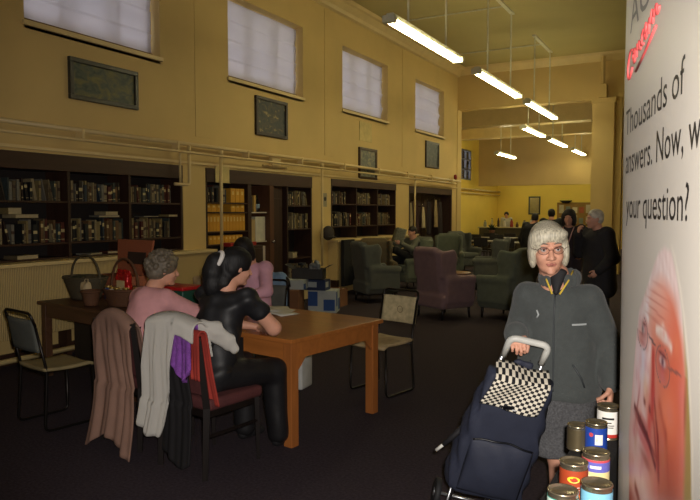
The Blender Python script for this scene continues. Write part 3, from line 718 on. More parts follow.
picture(12.27, 13.1, 2.6-.28, 2.98, (70, 52, 34), [(150, 140, 110), (110, 112, 100), (80, 84, 80)], 'pale mounted print hanging behind the pipe under the third window', 3)
picture(15.95, 16.87, 2.78, 3.46, (46, 40, 34), [(40, 48, 50), (60, 66, 64), (84, 86, 76)], 'murky grey green picture under the fourth window', 4)
m = MB(); m.box(0, .012, -.28, .28, 0, .4); o = m.build('paper_notice', mat('cream_paper', (200, 180, 120), .8)); o.location = (XW+.0, 12.6, 3.12); tag(o, 'blank cream paper notice pinned above the pale mounted print', 'notice')
m = MB(); m.box(0, .012, -.16, .16, 0, .24); o = m.build('paper_notice', mat('cream_paper', (200, 180, 120), .8)); o.location = (XW+.012, 7.86, 2.06); tag(o, 'blank cream card fixed over the top corner of the yellow file shelves', 'notice')
t = thing('clock_plate', 'small pale notice on the cream pillar beside the far bookcase', 'notice', (XW, 10.9, 1.72)); m = MB(); m.box(0, .01, -.07, .07, 0, .26); m.build('card', mat('grey_card', (150, 140, 112), .8), t)
m = MB(); m.lathe([(0, 0), (.04, 0), (.04, .006), (0, .006)], (0, 0, 0), 14, Matrix.Translation((.01, 0, .15)) @ R90); m.build('round_mark', mat('notice_ink', (60, 56, 50), .8), t)
t = thing('wool_hat', 'round dark grey hat hung on the cream pillar near the cardboard boxes', 'hat', (XW+.06, 10.85, 1.14))
B = Blob(.02); B.ell((.05, 0, .08), (.09, .17, .14)); B.ell((.1, .02, .0), (.1, .14, .02)); B.build('felt_body', mat('cap_wool', (58, 52, 48), .9, bump=.3), t, .012)
m = MB(); m.tube([(-.055, 0, .16), (.03, 0, .18)], .012); m.build('peg', CHROME, t)
t = thing('wall_light_bracket', 'small plain pale wall bracket between the pipes above the file shelves', 'bracket', (XW, 9.2, 2.36))
m = MB(); m.box(0, .08, -.12, .12, .0, .2, None, .01); m.build('bracket_plate', TRIM, t); m = MB(); m.tube([(.05, -.35, .02), (.05, .35, .02)], .02); m.build('bracket_arm', TRIM, t)
m = MB(); m.box(-.0, .07, -.22, .22, -.9, 0, None, .01); o = m.build('hanging_towel', mat('dark_towel', (28, 26, 26), .9)); o.location = (XW+.245, 11.32, 1.08); tag(o, 'black cloth hanging over the radiator cover beside the green armchair', 'cloth')

# ------------------------------------------------------------------ fluorescent lights
TUBE = emis('fluorescent_tube', (255, 243, 192), 32.)
LCH = mat('lamp_channel', (200, 196, 170), .4)
def lamp_fitting(x, y0, y1, z, label, n=2):
    t = thing('fluorescent_light', label, 'ceiling light', (x, (y0+y1)/2, z), 0, 'hanging fluorescent lights'); w = (y1-y0)/2
    m = MB(); m.box(-.05, .05, -w, w, .02, .085, None, .008); m.build('channel', LCH, t)
    for s in (-1, 1):
        m = MB(); m.tube([(s*.055, -w+.05, -.01), (s*.055, w-.05, -.01)], .021, 10); m.build('tube', TUBE, t, True)
    for s in (-1, 1):
        m = MB(); m.box(-.09, .09, s*w-.04, s*w+.04, -.045, .05, None, .008); m.build('end_cap', LCH, t)
        m = MB(); m.tube([(0, s*.8*w/1.45, .08), (0, s*.8*w/1.45, ZC-z-.02)], .017, 6); m.build('drop_rod', LCH, t)
    m = MB(); m.box(-.04, .04, -w*.62, w*.62, ZC-z-.035, ZC-z-.001); m.build('ceiling_batten', LCH, t)
lamp_fitting(-3.7, 7.85, 10.5, 4.1, 'largest hanging twin fluorescent light, at the top edge of the photo')
lamp_fitting(-3.7, 11.45, 14.35, 4.1, 'second hanging twin fluorescent light from the camera')
lamp_fitting(-3.7, 15.1, 18.1, 4.1, 'third hanging fluorescent light, just in front of the wide opening')
lamp_fitting(-4.5, 18.0, 20.4, 3.9, 'fluorescent light hanging just below the opening beam in the far room')
lamp_fitting(-4.5, 21.2, 23.9, 3.9, 'fluorescent light fifth along the line, in the far room')
lamp_fitting(-4.5, 25.2, 27.7, 3.9, 'smallest fluorescent light, beside the tall pillar')
lamp_fitting(-6.7, 23.1, 25.5, 3.7, 'fluorescent light hanging alone beside the far room window')
lamp_fitting(1.4, 11.45, 14.35, 4.1, 'fluorescent light hanging out of sight over the far side of the hall')
for kx, kn in ((-7.4, 'above the kitchen jars'), (-5.0, 'above the notice board')):  # added fixtures hidden behind the soffit, put in to brighten the yellow recess
  t = thing('fluorescent_light', 'unseen ceiling light added to brighten the low kitchen recess, '+kn, 'ceiling light', (kx, 29.3, 2.895), 0, 'added kitchen lights')
  m = MB(); m.box(-.9, .9, -.06, .06, 0, .05); m.build('channel', LCH, t)
  m = MB(); m.tube([(-.85, 0, -.02), (.85, 0, -.02)], .022); m.build('tube', TUBE, t, True)
# cables across the ceiling
for y, q in ((13.2, 'second'), (16.6, 'third')):
    m = MB(); m.tube([(-6.2, y, ZC-.02), (-3.7, y, ZC-.02)], .014, 5); tag(m.build('ceiling_conduit', LCH), f'thin cable conduit crossing the ceiling to the {q} hanging light', 'conduit', 'ceiling conduits')

# ------------------------------------------------------------------ furniture
# two tables end to end, turned eleven degrees clockwise from the wall; local frame: x to the right, y away
TA = -math.radians(8.5)
def Tw(x, y, z=0):       # local (x, y) measured from the near right corner of the pine table
    c, s = math.cos(TA), math.sin(TA); return Vector((-2.45+x*c-y*s, 3.67+x*s+y*c, z))
def table(name, label, p, L, W, H, top_m, leg_m, leg=.075, inset=.03):
    t = thing(name, label, 'table', p, TA)       # origin at near right corner
    m = MB(); m.box(-L, 0, 0, W, H-.032, H, None, .006); m.build('tabletop', top_m, t)
    for a in range(4):
        m = MB()
        if a == 0: m.box(-L+inset+leg, -inset-leg, inset+.01, inset+.032, H-.15, H-.033)
        if a == 1: m.box(-L+inset+leg, -inset-leg, W-inset-.032, W-inset-.01, H-.15, H-.033)
        if a == 2: m.box(-inset-.032, -inset-.01, inset+leg, W-inset-leg, H-.15, H-.033)
        if a == 3: m.box(-L+inset+.01, -L+inset+.032, inset+leg, W-inset-leg, H-.15, H-.033)
        m.build('apron', top_m, t)
    for x in (-L+inset, -inset-leg):
        for y in (inset, W-inset-leg):
            m = MB(); m.box(x, x+leg, y, y+leg, 0, H-.033, None, .006); m.build('leg', leg_m, t)
    for x, y, dx, dy in ((-inset-leg, inset+.02, -.09, 0), (-inset-.02, inset+leg, 0, .09), (-inset-.02, W-inset-leg, 0, -.09)):
        m = MB()
        if dx: m.prism([(x, H-.15), (x+dx, H-.15), (x, H-.24)], y-.01, y+.012, lambda a, b, z: (a, z, b))
        else: m.prism([(y, H-.15), (y+dy, H-.15), (y, H-.24)], x-.012, x+.01, lambda a, b, z: (z, a, b))
        m.build('corner_brace', leg_m, t)
    return t
table('wooden_table', 'large varnished pine table with square legs where the women sit', Tw(0, 0), 1.75, 1.10, .76, PINE, PINEV)
table('wooden_table', 'old dark brown table carrying the baskets, joined to the pine table', Tw(-1.77, .02), 1.62, 1.1, .745, BRTAB, BRTAB, .07)

# straight chair with dark frame (front is -Y)
MAROON = mat('maroon_cushion', (80, 40, 40), .8, var=.15, bump=.3)
def dining_chair(loc, rz, label, post_top=.88):
    t = thing('dining_chair', label, 'chair', (*loc, 0), rz)
    for s in (-1, 1):
        m = MB(); m.tube([(s*.215, .235, .001), (s*.215, .215, .44), (s*.215, .275, post_top)], [.023, .029, .023], 4); m.build('leg', BLACKW, t)
        m = MB(); m.tube([(s*.215, -.215, .001), (s*.215, -.205, .42)], [.016, .021], 4); m.build('leg', BLACKW, t)
        m = MB(); m.tube([(s*.215, .22, .26), (s*.215, -.21, .26)], .012, 6); m.build('stretcher', BLACKW, t)
    m = MB(); m.box(-.21, .21, -.21, .21, .37, .42, None, .006); m.build('seat_frame', BLACKW, t)
    m = MB(); m.box(-.235, .235, -.245, .215, .415, .49, None, .025); m.build('seat_cushion', MAROON, t, True)
    m = MB(); m.box(-.2, .2, -.012, .012, 0, .34, Matrix.Translation((0, .228, .52)) @ Matrix.Rotation(-.12, 4, 'X'), .006); m.build('backrest', MAROON, t)
    return t
CH1 = Tw(-.30, -.45); CHR = PI+TA
ch1 = dining_chair((CH1.x, CH1.y), CHR, 'maroon cushioned dark wooden chair draped with white, purple and red clothes')
CH2 = Tw(-1.02, -.40); LP = Tw(-1.19, -.34)
ch2 = dining_chair((CH2.x, CH2.y), CHR, 'dark wooden chair almost hidden under a long brown coat')
def inchair(ch, x, y, z):
    c, s = math.cos(CHR), math.sin(CHR); return Vector((ch.x+x*c-y*s, ch.y+x*s+y*c, z))
def drape(name, label, cat, ch, x0, x1, top, front, back, m, amp=.02, freq=26., flare=.08, thick=.012, off=.03, seed=0, shear=0., topdip=.0, group=None, skew=0.):
    """cloth hung over the chair back. front(u)/back(u): hanging lengths on either side"""
    t = MB(); nu, nv = 72, 50
    def fn(u, v):
        x = x0+(x1-x0)*u; F, Bk = front(u), back(u); Ltot = F+Bk+PI*off; s = v*Ltot
        tp = top-topdip*(2*u-1)**2+skew*u
        if s < F: y, z, k = -off, tp-(F-s), (F-s)
        elif s < F+PI*off: q = (s-F)/off; y, z, k = -off*math.cos(q), tp+off*math.sin(q), 0
        else: k = s-F-PI*off; y, z = off, tp-k
        w = min(1, k/.25); sg = 1 if s > F+off else -1
        y += sg*(amp*w*(math.sin(u*freq+seed)+.5*math.sin(u*freq*2.3+k*3+seed))+flare*k*k+.012*w)
        x += (u-.5)*flare*.8*k+.01*w*math.sin(k*9+seed)+(shear*k if sg > 0 else 0)
        yb = .275-(.93-z)*.11 if z > .44 else .235
        return inchair(ch, x, y+max(yb, .2), z)
    t.grid(nu, nv, fn); o = t.build(name, m, None, True, solid=thick)
    return tag(o, label, cat, group)
KNIT = striped('white_knit', (222, 216, 204), (246, 243, 236), (95, 95, 0), .9, .2, .6, .8)
ones = lambda a: (lambda u: a)
# near chair: local +x is the photo's left
drape('black_jacket', 'black garment hanging under the white cardigan to near the carpet', 'jacket', CH1, -.12, .14, .88, ones(.1), lambda u: .80+.04*math.sin(u*5), mat('black_cloth', (26, 24, 26), .85), amp=.006, freq=12, flare=.02, off=.014)
drape('white_cardigan', 'white ribbed knit cardigan draped over the back of the near chair', 'cardigan', CH1, -.235, .215, .955, ones(.16), lambda u: .06+(.66-.09*max(0, u-.75)/.25)*(lambda q: q*q*(3-2*q))(min(1, max(0, (u-.34)/.16))), KNIT, amp=.011, freq=20, flare=.09, off=.058, topdip=.045, shear=.12)
drape('purple_scarf', 'purple knitted scarf bunched over the near chair back', 'scarf', CH1, -.185, -.065, .90, ones(.08), lambda u: .30-.1*abs(u-.45)*2, mat('purple_knit', (128, 72, 160), .95, var=.2, scale=40, bump=.6, bscale=150), amp=.012, freq=9, flare=.3, thick=.03, off=.045)
drape('red_garment', 'red cloth hanging on the bare post of the near chair', 'cloth', CH1, -.25, -.18, .885, lambda u: .44, lambda u: .26, mat('red_cloth', (158, 54, 44), .9, var=.12), amp=.006, freq=6, flare=.05, off=.032)
# white cardigan sleeve thrown to the right
B = Blob(.03)
pts = [inchair(CH1, -.18, .22, .925), inchair(CH1, -.25, .17, .90), inchair(CH1, -.31, .12, .84), inchair(CH1, -.34, .10, .79)]
B.ecap(pts[0], pts[1], (.06, .03), (.06, .028), side=(.3, 0, 1)); B.ecap(pts[1], pts[2], (.055, .026), (.045, .022), side=(.6, 0, 1)); B.ecap(pts[2], pts[3], (.045, .022), (.03, .02), side=(.8, 0, .5))
o = B.build('cardigan_sleeve', KNIT, None, .008, .003, 60)
wc = bpy.data.objects['white_cardigan']; o.parent = wc
BROWN = mat('brown_coat_cloth', (132, 102, 88), .9, var=.12, scale=6, bump=.2)
drape('brown_coat', 'long dusty brown coat draped over a chair behind the woman in pink', 'coat', CH2, -.22, .21, .92, ones(.35), lambda u: .81+.02*math.sin(u*9), BROWN, amp=.016, freq=17, flare=.16, off=.045, topdip=.10, shear=-.09)

# tubular stacking chairs
def tube_chair(loc, rz, label, seat_c, back_c, mark=False):
    t = thing('stacking_chair', label, 'chair', (*loc, 0), rz)
    for s in (-1, 1):
        m = MB(); m.tube(arc([(s*.2, .25, .80), (s*.2, .17, .45), (s*.21, .20, .013), (s*.21, -.2, .013), (s*.2, -.19, .44)], .05), .011, 8)
        m.build('side_frame', BLKMET, t, True)
    m = MB(); m.tube(arc([(-.2, .25, .80), (-.2, .285, .895), (.2, .285, .895), (.2, .25, .80)], .07), .011, 8); m.build('top_rail', BLKMET, t, True)
    m = MB(); m.tube([(-.2, -.19, .43), (.2, -.19, .43)], .009, 6); m.build('cross_bar', BLKMET, t, True)
    m = MB(); m.tube([(-.2, .16, .43), (.2, .16, .43)], .009, 6); m.build('cross_bar', BLKMET, t, True)
    m = MB(); m.grid(10, 14, lambda u, v: Vector(((u-.5)*.42, .19-.42*v, .46-.012*math.sin(PI*v)-.03*max(0, v-.85)/.15+.008*(2*u-1)**2))); m.build('seat', seat_c, t, True, solid=.022)
    m = MB(); m.grid(12, 8, lambda u, v: Vector(((u-.5)*.40, .222+.04*v+.015*(1-(2*u-1)**2), .60+.24*v))); bk = m.build('backrest', back_c, t, True, solid=.016)
    if mark:
        m = MB(); m.tube([(.02+.03*math.cos(k*.5), .232, .72+.03*math.sin(k*.5)) for k in range(13)], .003, 4, True); m.build('printed_mark', mat('faded_print', (120, 100, 70), .8), bk)
    return t
TAN = mat('worn_tan_vinyl', (168, 146, 108), .55, var=.25, scale=14)
GREYC = mat('grey_chair_canvas', (84, 86, 80), .8, var=.15)
tube_chair((-4.4, 3.33), math.radians(170), 'dark tube framed chair with grey back and tan seat by the radiator', mat('dull_tan_seat', (132, 118, 84), .6, var=.15), GREYC)
tube_chair((-2.58, 5.34), math.radians(-14), 'tube framed chair with worn tan seat and back behind the pine table', TAN, mat('worn_cream_vinyl', (186, 172, 134), .6, var=.25, scale=20), True)

# winged armchairs (front is -Y)
def armchair_mesh(): 
    B = Blob(.04)
    B.box((0, 0, .27), (.33, .33, .11), .05)                      # base
    B.box((0, .28, .68), (.29, .075, .38), .06, np.array(Matrix.Rotation(-.14, 3, 'X')))
    B.cap((-.2, .36, 1.04), (.2, .36, 1.04), .055)
    for s in (-1, 1):
        B.box((s*.31, -.03, .42), (.055, .30, .19), .045); B.cap((s*.32, -.3, .6), (s*.31, .22, .62), .062, .055)
        B.box((s*.30, .2, .84), (.035, .15, .2), .03, np.array(Matrix.Rotation(-.1, 3, 'X')), .04)
        B.ell((s*.3, .1, .92), (.04, .09, .12))
    return B
_am = {}
def armchair(loc, rz, label, fab, cush=None, name='wing_armchair'):
    t = thing(name, label, 'armchair', (*loc, 0), rz)
    if 'm' not in _am: o = armchair_mesh().build('upholstery', None, t, .016); _am['m'] = o.data
    else: o = bpy.data.objects.new('upholstery', _am['m'].copy()); COL.objects.link(o); o.parent = t
    o.data.materials.clear(); o.data.materials.append(fab)
    m = MB(); m.box(-.25, .25, -.34, .2, .38, .52, None, .045); m.build('seat_cushion', cush or fab, t, True)
    for x in (-.28, .28):
        for y in (-.27, .28):
            m = MB(); m.tube([(x, y, .001), (x*.98, y*.96, .2)], [.016, .026], 8); m.build('leg', BLACKW, t, True)
    return t
GG = mat('grey_green_upholstery', (84, 86, 78), .9, var=.1, scale=12, bump=.2, sheen=.1)
GG2 = mat('sage_green_upholstery', (92, 97, 82), .9, var=.1, scale=12, bump=.2, sheen=.1)
MV = mat('mauve_upholstery', (128, 102, 104), .9, var=.08, scale=12, bump=.2, sheen=.1)
BRS = striped('brown_striped_upholstery', (110, 86, 58), (84, 82, 62), (30, 30, 0), .9, .3, .6, .1)
armchair((-5.33, 10.75), math.radians(140), 'grey green winged armchair with its back to the camera, close to the radiator', GG)
armchair((-5.80, 11.72), math.radians(35), 'brown striped armchair against the radiator behind the grey green one', BRS)
armchair((-5.55, 12.85), math.radians(-32), 'green winged armchair in which someone sits reading', GG2)
armchair((-3.60, 9.65), math.radians(152), 'mauve winged armchair seen from behind in the middle of the carpet', MV)
armchair((-2.70, 10.0), math.radians(250), 'sage green armchair side on, just behind the woman with the trolley', GG2)
armchair((-4.05, 13.6), math.radians(285), 'grey green armchair side on beyond the round table', GG)
armchair((-5.6, 15.3), math.radians(20), 'green armchair beside the dark double door', GG2)
armchair((-5.9, 17.3), math.radians(60), 'most distant green armchair by the end of the left wall', GG)
# round side table
t = thing('side_table', 'small round wooden side table between the mauve and green armchairs', 'side table', (-4.05, 11.45, 0))
m = MB(); m.lathe([(0, .5), (.27, .5), (.285, .515), (.27, .53), (0, .53)], seg=28); m.build('tabletop', wood('side_table_wood', (120, 76, 44), .4, .7, 0, 3), t, True)
m = MB(); m.lathe([(0, .06), (.05, .06), (.03, .2), (.035, .35), (.05, .5), (0, .5)], seg=14); m.build('pedestal', DKWOODV, t, True)
for k in range(3): q = k*2.094; m = MB(); m.tube([(0, 0, .1), (.14*math.cos(q), .14*math.sin(q), .06), (.24*math.cos(q), .24*math.sin(q), .012)], .015, 6); m.build('leg', DKWOODV, t)
t = thing('teacup', 'pale teacup on the round side table', 'cup', (-4.1, 11.4, .53)); m = MB(); m.lathe([(0, 0), (.025, 0), (.04, .06), (.036, .06), (.02, .01), (0, .01)]); m.build('cup_body', LT, t, True)
m = MB(); m.tube([(.037, 0, .05), (.06, 0, .04), (.055, 0, .02), (.03, 0, .015)], .004, 6); m.build('handle', LT, t, True)

# far dining tables and chairs
def far_table(x, y, rz, label):
    t = thing('dining_table', label, 'table', (x, y, 0), rz)
    m = MB(); m.box(-.75, .75, -.4, .4, .71, .74, None, .006); m.build('tabletop', mat('grey_laminate', (120, 112, 92), .35), t)
    for sx in (-.68, .68):
        for sy in (-.34, .34): m = MB(); m.tube([(sx, sy, .001), (sx, sy, .71)], .016, 6); m.build('leg', BLKMET, t)
def far_chair(x, y, rz, label):
    t = thing('stacking_chair', label, 'chair', (x, y, 0), rz, 'dark chairs at the far tables')
    for s in (-1, 1): m = MB(); m.tube([(s*.2, .2, .85), (s*.2, .17, .45), (s*.2, .22, .012)], .012, 5); m.build('leg', BLKMET, t); m = MB(); m.tube([(s*.2, -.2, .012), (s*.2, -.18, .45)], .012, 5); m.build('leg', BLKMET, t)
    m = MB(); m.box(-.21, .21, -.21, .19, .44, .47, None, .01); m.build('seat', mat('black_vinyl', (34, 32, 32), .5), t)
    m = MB(); m.box(-.21, .21, .175, .205, .6, .86, None, .01); m.build('backrest', mat('black_vinyl', (34, 32, 32), .5), t)
ft = [(-6.3, 19.8, .1, 'nearer the side wall'), (-4.6, 19.3, .05, 'nearer the standing people'), (-6.6, 22.6, 0, 'behind the other two')]
for x, y, r, s in ft: far_table(x, y, r, f'grey topped dining table in the far room, {s}')
k = 0
for i, (x, y, r, s) in enumerate(ft):
    for dx in (-.42, .34):
        far_chair(x+dx, y-.62, PI+.1*dx, 'dark chair at the near side of a far dining table')
        if i != 1: far_chair(x+dx, y+.62, 0, 'dark chair at the near side of a far dining table'.replace('near', 'kitchen'))

# kitchen end
t = thing('serving_counter', 'long pale kitchen serving counter at the end wall', 'counter', (-6.6, 27.2, 0))
m = MB(); m.box(-1.9, 2.6, -.3, .3, 0, .96); m.build('counter_body', mat('counter_dark', (70, 62, 44), .6), t); m = MB(); m.box(-1.95, 2.65, -.36, .36, .96, 1.0, None, .01); m.build('worktop', mat('counter_top', (190, 176, 130), .4), t)
rk = random.Random(9)
kit = ['tall glass jar', 'small cream pot', 'dark coffee jar', 'white jug', 'red tin', 'brown bottle', 'squat metal pot', 'white cup stack', 'green bottle', 'steel canister', 'blue carton', 'small tan jar', 'white bowl', 'black kettle']
kc = [(150, 150, 130), (190, 176, 130), (50, 36, 28), (210, 204, 190), (150, 50, 40), (80, 50, 30), (130, 130, 126), (215, 210, 200), (50, 80, 50), (150, 150, 150), (60, 80, 120), (160, 130, 80), (210, 205, 195), (30, 30, 32)]
for i, n in enumerate(kit):
    hgt = rk.uniform(.14, .36); r = rk.uniform(.05, .09); x = -8.3+i*.27
    t = thing('kitchen_jar', f'{n} on the far kitchen counter, {ORD[i]} from the wall side', 'kitchenware', (x, 27.15+rk.uniform(-.12, .12), 1.0))
    m = MB(); m.lathe([(0, 0), (r, 0), (r*1.05, hgt*.3), (r*.95, hgt*.75), (r*.5, hgt*.9), (r*.5, hgt), (0, hgt)], seg=12); m.build('vessel', mat('kit%d' % i, kc[i], .35), t, True)
    m = MB(); m.lathe([(0, hgt), (r*.55, hgt), (r*.5, hgt+.025), (0, hgt+.03)], seg=12); m.build('lid', mat('kitlid', (60, 54, 48), .4), t, True)
def potted(x, y, z, label):
    t = thing('potted_plant', label, 'plant', (x, y, z)); m = MB(); m.lathe([(0, 0), (.09, 0), (.12, .16), (.1, .16), (0, .15)], seg=14); m.build('pot', mat('plant_pot', (110, 70, 50), .7), t, True)
    m = MB(); r = random.Random(4)
    for k in range(46):
        a = r.random()*2*PI; l = r.uniform(.16, .36); e = r.uniform(.3, 1.3); p = Vector((0, 0, .15)); d = Vector((math.cos(a)*math.cos(e), math.sin(a)*math.cos(e), math.sin(e)))
        s = Vector((-math.sin(a), math.cos(a), 0))*.03; q = p+d*l*.6; u = p+d*l-Vector((0, 0, .05))
        m._add([p, q+s, u, q-s], [[0, 1, 2, 3]])
    m.build('foliage', mat('leaf_dark', (44, 56, 34), .6, var=.3), t)
potted(-7.75, 26.2-.0, 1.0-1.0+.74, 'leafy dark pot plant standing on a stand near the far window'); 
t = thing('plant_stand', 'dark stand under the leafy pot plant in the far room', 'stand', (-7.75, 26.2, 0)); m = MB(); m.box(-.2, .2, -.2, .2, .71, .74); m.build('stand_top', DKWOOD, t)
for sx in (-.17, .17):
    for sy in (-.17, .17): m = MB(); m.box(sx-.02, sx+.02, sy-.02, sy+.02, 0, .71); m.build('leg', DKWOOD, t)
t = thing('wall_mirror', 'dark framed mirror on the yellow kitchen wall', 'mirror', (-7.17, 30.995, 1.5))
m = MB(); w, h, f = .27, .84, .06; m.box(-w, w, -.03, 0, 0, f); m.box(-w, w, -.03, 0, h-f, h); m.box(-w, -w+f, -.03, 0, f, h-f); m.box(w-f, w, -.03, 0, f, h-f); m.build('frame', mat('mirror_frame', (60, 62, 44), .4), t)
m = MB(); m.box(-w+f, w-f, -.015, -.005, f, h-f); m.build('mirror_glass', mat('mirror_glass', (190, 190, 170), .25, .9, var=0), t)
t = thing('notice_board', 'wide notice board of pinned papers on the far end wall', 'notice board', (-5.2, 30.995, 1.0))
m = MB(); m.box(-.95, .95, -.03, 0, 0, 1.05, None, .01); m.build('board', mat('cork', (150, 118, 62), .9), t)
for k in range(12):
    x = -.85+(k % 6)*.29; z = .1+(k//6)*.47
    m = MB(); m.box(x, x+rk.uniform(.16, .24), -.036, -.031, z, z+rk.uniform(.25, .38)); m.build('pinned_paper', mat('pp%d' % (k % 4), [(206, 196, 160), (170, 90, 60), (190, 180, 150), (120, 130, 120)][k % 4], .8), t)
t = thing('wall_shelf', 'dark bowl shaped shelf ornament above the woman with the cup', 'shelf', (-5.75, 30.9, 2.12))
m = MB(); m.lathe([(0, -.12), (.12, -.1), (.28, .0), (.26, .02), (0, .0)]); m.build('bowl', DARK, t, True); m = MB(); m.box(-.03, .03, 0, .1, -.1, -.05); m.build('bracket', DARK, t)
o = struct(thing('door_4', None, None, (-8.9, 23.6, 0)))
m = MB(); m.box(0, .05, -.9, .9, 0, 2.1); m.build('door_leaf', DKWOODV, o); m = MB(); m.box(0, .09, -1, -.9, 0, 2.2); m.box(0, .09, .9, 1, 0, 2.2); m.box(0, .09, -1, 1, 2.1, 2.22); m.build('door_frame', TRIM, o)

# ------------------------------------------------------------------ boxes by the shelves
CARD = mat('brown_cardboard', (128, 88, 58), .85, var=.08, scale=5)
WBOX = mat('white_printed_carton', (176, 182, 180), .6, var=.05); BLU = mat('blue_print', (36, 74, 136), .55, var=.05)
def carton(name, label, loc, rz, d, m_, bands=(), open_=False, cat='box'):
    t = thing(name, label, cat, loc, rz); w, l, h = d
    m = MB()
    if open_:
        e = .008; m.box(-w/2, w/2, -l/2, l/2, 0, e); m.box(-w/2, -w/2+e, -l/2, l/2, e, h); m.box(w/2-e, w/2, -l/2, l/2, e, h); m.box(-w/2+e, w/2-e, -l/2, -l/2+e, e, h); m.box(-w/2+e, w/2-e, l/2-e, l/2, e, h)
    else: m.box(-w/2, w/2, -l/2, l/2, 0, h, None, .004)
    m.build('box_body', m_, t)
    for (a, b, c, dd, bm) in bands:
        m = MB(); m.box(a*w-w/2, b*w-w/2, -l/2-.002, -l/2, c*h, dd*h); m.box(-w/2-.002, -w/2, -l/2+a*l, -l/2+b*l, c*h, dd*h); m.box(w/2, w/2+.002, -l/2+a*l, -l/2+b*l, c*h, dd*h); m.build('printed_panel', bm, t)
    if open_:
        for s in (-1, 1): m = MB(); m.box(0, .14, -l/2, l/2, -.003, .003, Matrix.Translation((s*w/2, 0, h)) @ Matrix.Rotation(-.5 if s > 0 else PI+.5, 4, 'Y')); m.build('flap', m_, t)
    return t
carton('cardboard_box', 'plain brown cardboard box on the floor beside the white and blue carton', (-5.86, 8.7, 0), .35, (.42, .4, .40), CARD)
carton('printed_carton', 'white carton with blue print on the floor next to the brown box', (-5.5, 9.2, 0), .35, (.46, .34, .36), WBOX, ((.0, .34, .3, .95, BLU), (.55, .95, .1, .6, BLU)))
carton('printed_carton', 'small dark blue carton stacked on the white and blue one', (-5.58, 9.12, .361), .2, (.36, .26, .17), mat('navy_carton', (40, 52, 84), .6), ((.1, .6, .3, .8, WBOX),))
carton('printed_carton', 'blue and white flat carton lying on the brown box', (-5.82, 8.78, .401), .3, (.42, .3, .15), WBOX, ((.0, .45, .0, .6, BLU),))
carton('storage_crate', 'dark open crate of odds and ends topmost on the carton pile', (-5.66, 9.0, .552), .3, (.5, .26, .16), mat('crate_dark', (50, 48, 48), .6), (), True)
carton('cardboard_box', 'brown cardboard box low on the floor beside the radiator, beyond the cartons', (-5.75, 9.85, 0), .1, (.5, .3, .3), CARD)
t = thing('paper_bag', 'grey plastic bag leaning in the dark open crate', 'bag', (-5.54, 8.98, .561), .3)
B = Blob(.02); B.box((0, 0, .12), (.09, .05, .12), .03); B.ell((.03, 0, .24), (.05, .035, .05)); B.build('bag_body', mat('grey_plastic_bag', (100, 104, 108), .35, bump=.4, bscale=30), t, .012, .006, 60)
m = MB(); m.tube([(-.05, 0, .22), (-.03, 0, .29), (.02, 0, .29), (.05, 0, .24)], .005, 5); m.build('handle', mat('grey_plastic_bag', (0, 0, 0)), t)
t = thing('waste_bin', 'white plastic bin on the carpet under the far side of the pine table', 'bin', (*Tw(-1.08, 1.26).xy, 0), .1)
m = MB(); m.box(-.11, .11, -.11, .11, 0, .3, None, .02); m.build('bin_body', mat('white_plastic', (196, 196, 190), .4), t, True); m = MB(); m.box(-.12, .12, -.12, .12, .3, .33, None, .01); m.build('rim', mat('white_plastic', (0, 0, 0)), t)

# ------------------------------------------------------------------ things on and under the tables
WICK = striped('dark_wicker', (118, 78, 50), (66, 42, 28), (110, 110, 170), .75, .3, .7, .25)
WICK2 = striped('red_brown_wicker', (196, 118, 80), (120, 64, 44), (110, 110, 170), .75, .3, .7, .25)
WICK3 = striped('dark_green_wicker', (100, 88, 64), (54, 50, 38), (110, 110, 170), .75, .3, .7, .25)
def oval(rx, ry, z, n=36): return [(rx*math.cos(2*PI*k/n), ry*math.sin(2*PI*k/n), z) for k in range(n)]
def basket(loc, rz, label, rb, rt, h, m_, handle_h=None, across='y'):
    t = thing('wicker_basket', label, 'basket', loc, rz)
    m = MB(); n = 36; rows = 9
    ring = []
    for j in range(rows):
        k = j/(rows-1); rx = rb[0]+(rt[0]-rb[0])*k; ry = rb[1]+(rt[1]-rb[1])*k
        ring.append([(x*(1+.012*((i+j) % 2)), y*(1+.012*((i+j) % 2)), z) for i, (x, y, z) in enumerate(oval(rx, ry, .004+h*k, n))])
    inner = [[(x*.93, y*.93, max(z, .015)) for x, y, z in r] for r in ring[::-1]]
    ring += inner; vs = [p for r in ring for p in r]; fs = []
    for j in range(len(ring)-1):
        for i in range(n): fs.append([j*n+i, j*n+(i+1) % n, (j+1)*n+(i+1) % n, (j+1)*n+i])
    fs.append(list(range(n))[::-1]); fs.append([(len(ring)-1)*n+i for i in range(n)])
    m._add(vs, fs); m.build('woven_bowl', m_, t, True)
    m = MB(); m.tube(oval(rt[0]*.98, rt[1]*.98, h+.006, 36), .013, 8, True); m.build('rim', m_, t, True)
    if handle_h:
        m = MB(); N = 18
        if across == 'x': pts = [(rt[0]*.97*math.cos(PI*k/N), 0, h*.7+(handle_h-h*.7)*math.sin(PI*k/N)**.8) for k in range(N+1)]
        else: pts = [(0, rt[1]*.97*math.cos(PI*k/N), h*.7+(handle_h-h*.7)*math.sin(PI*k/N)**.8) for k in range(N+1)]
        m.tube(pts, .012, 7); m.build('handle', m_, t, True)
    return t
p = Tw(-3.18, .42, .746)
basket(p, TA, 'large dark wicker shopping basket with tall arched handle on the brown table', (.17, .13), (.27, .19), .21, WICK3, .44, 'x')
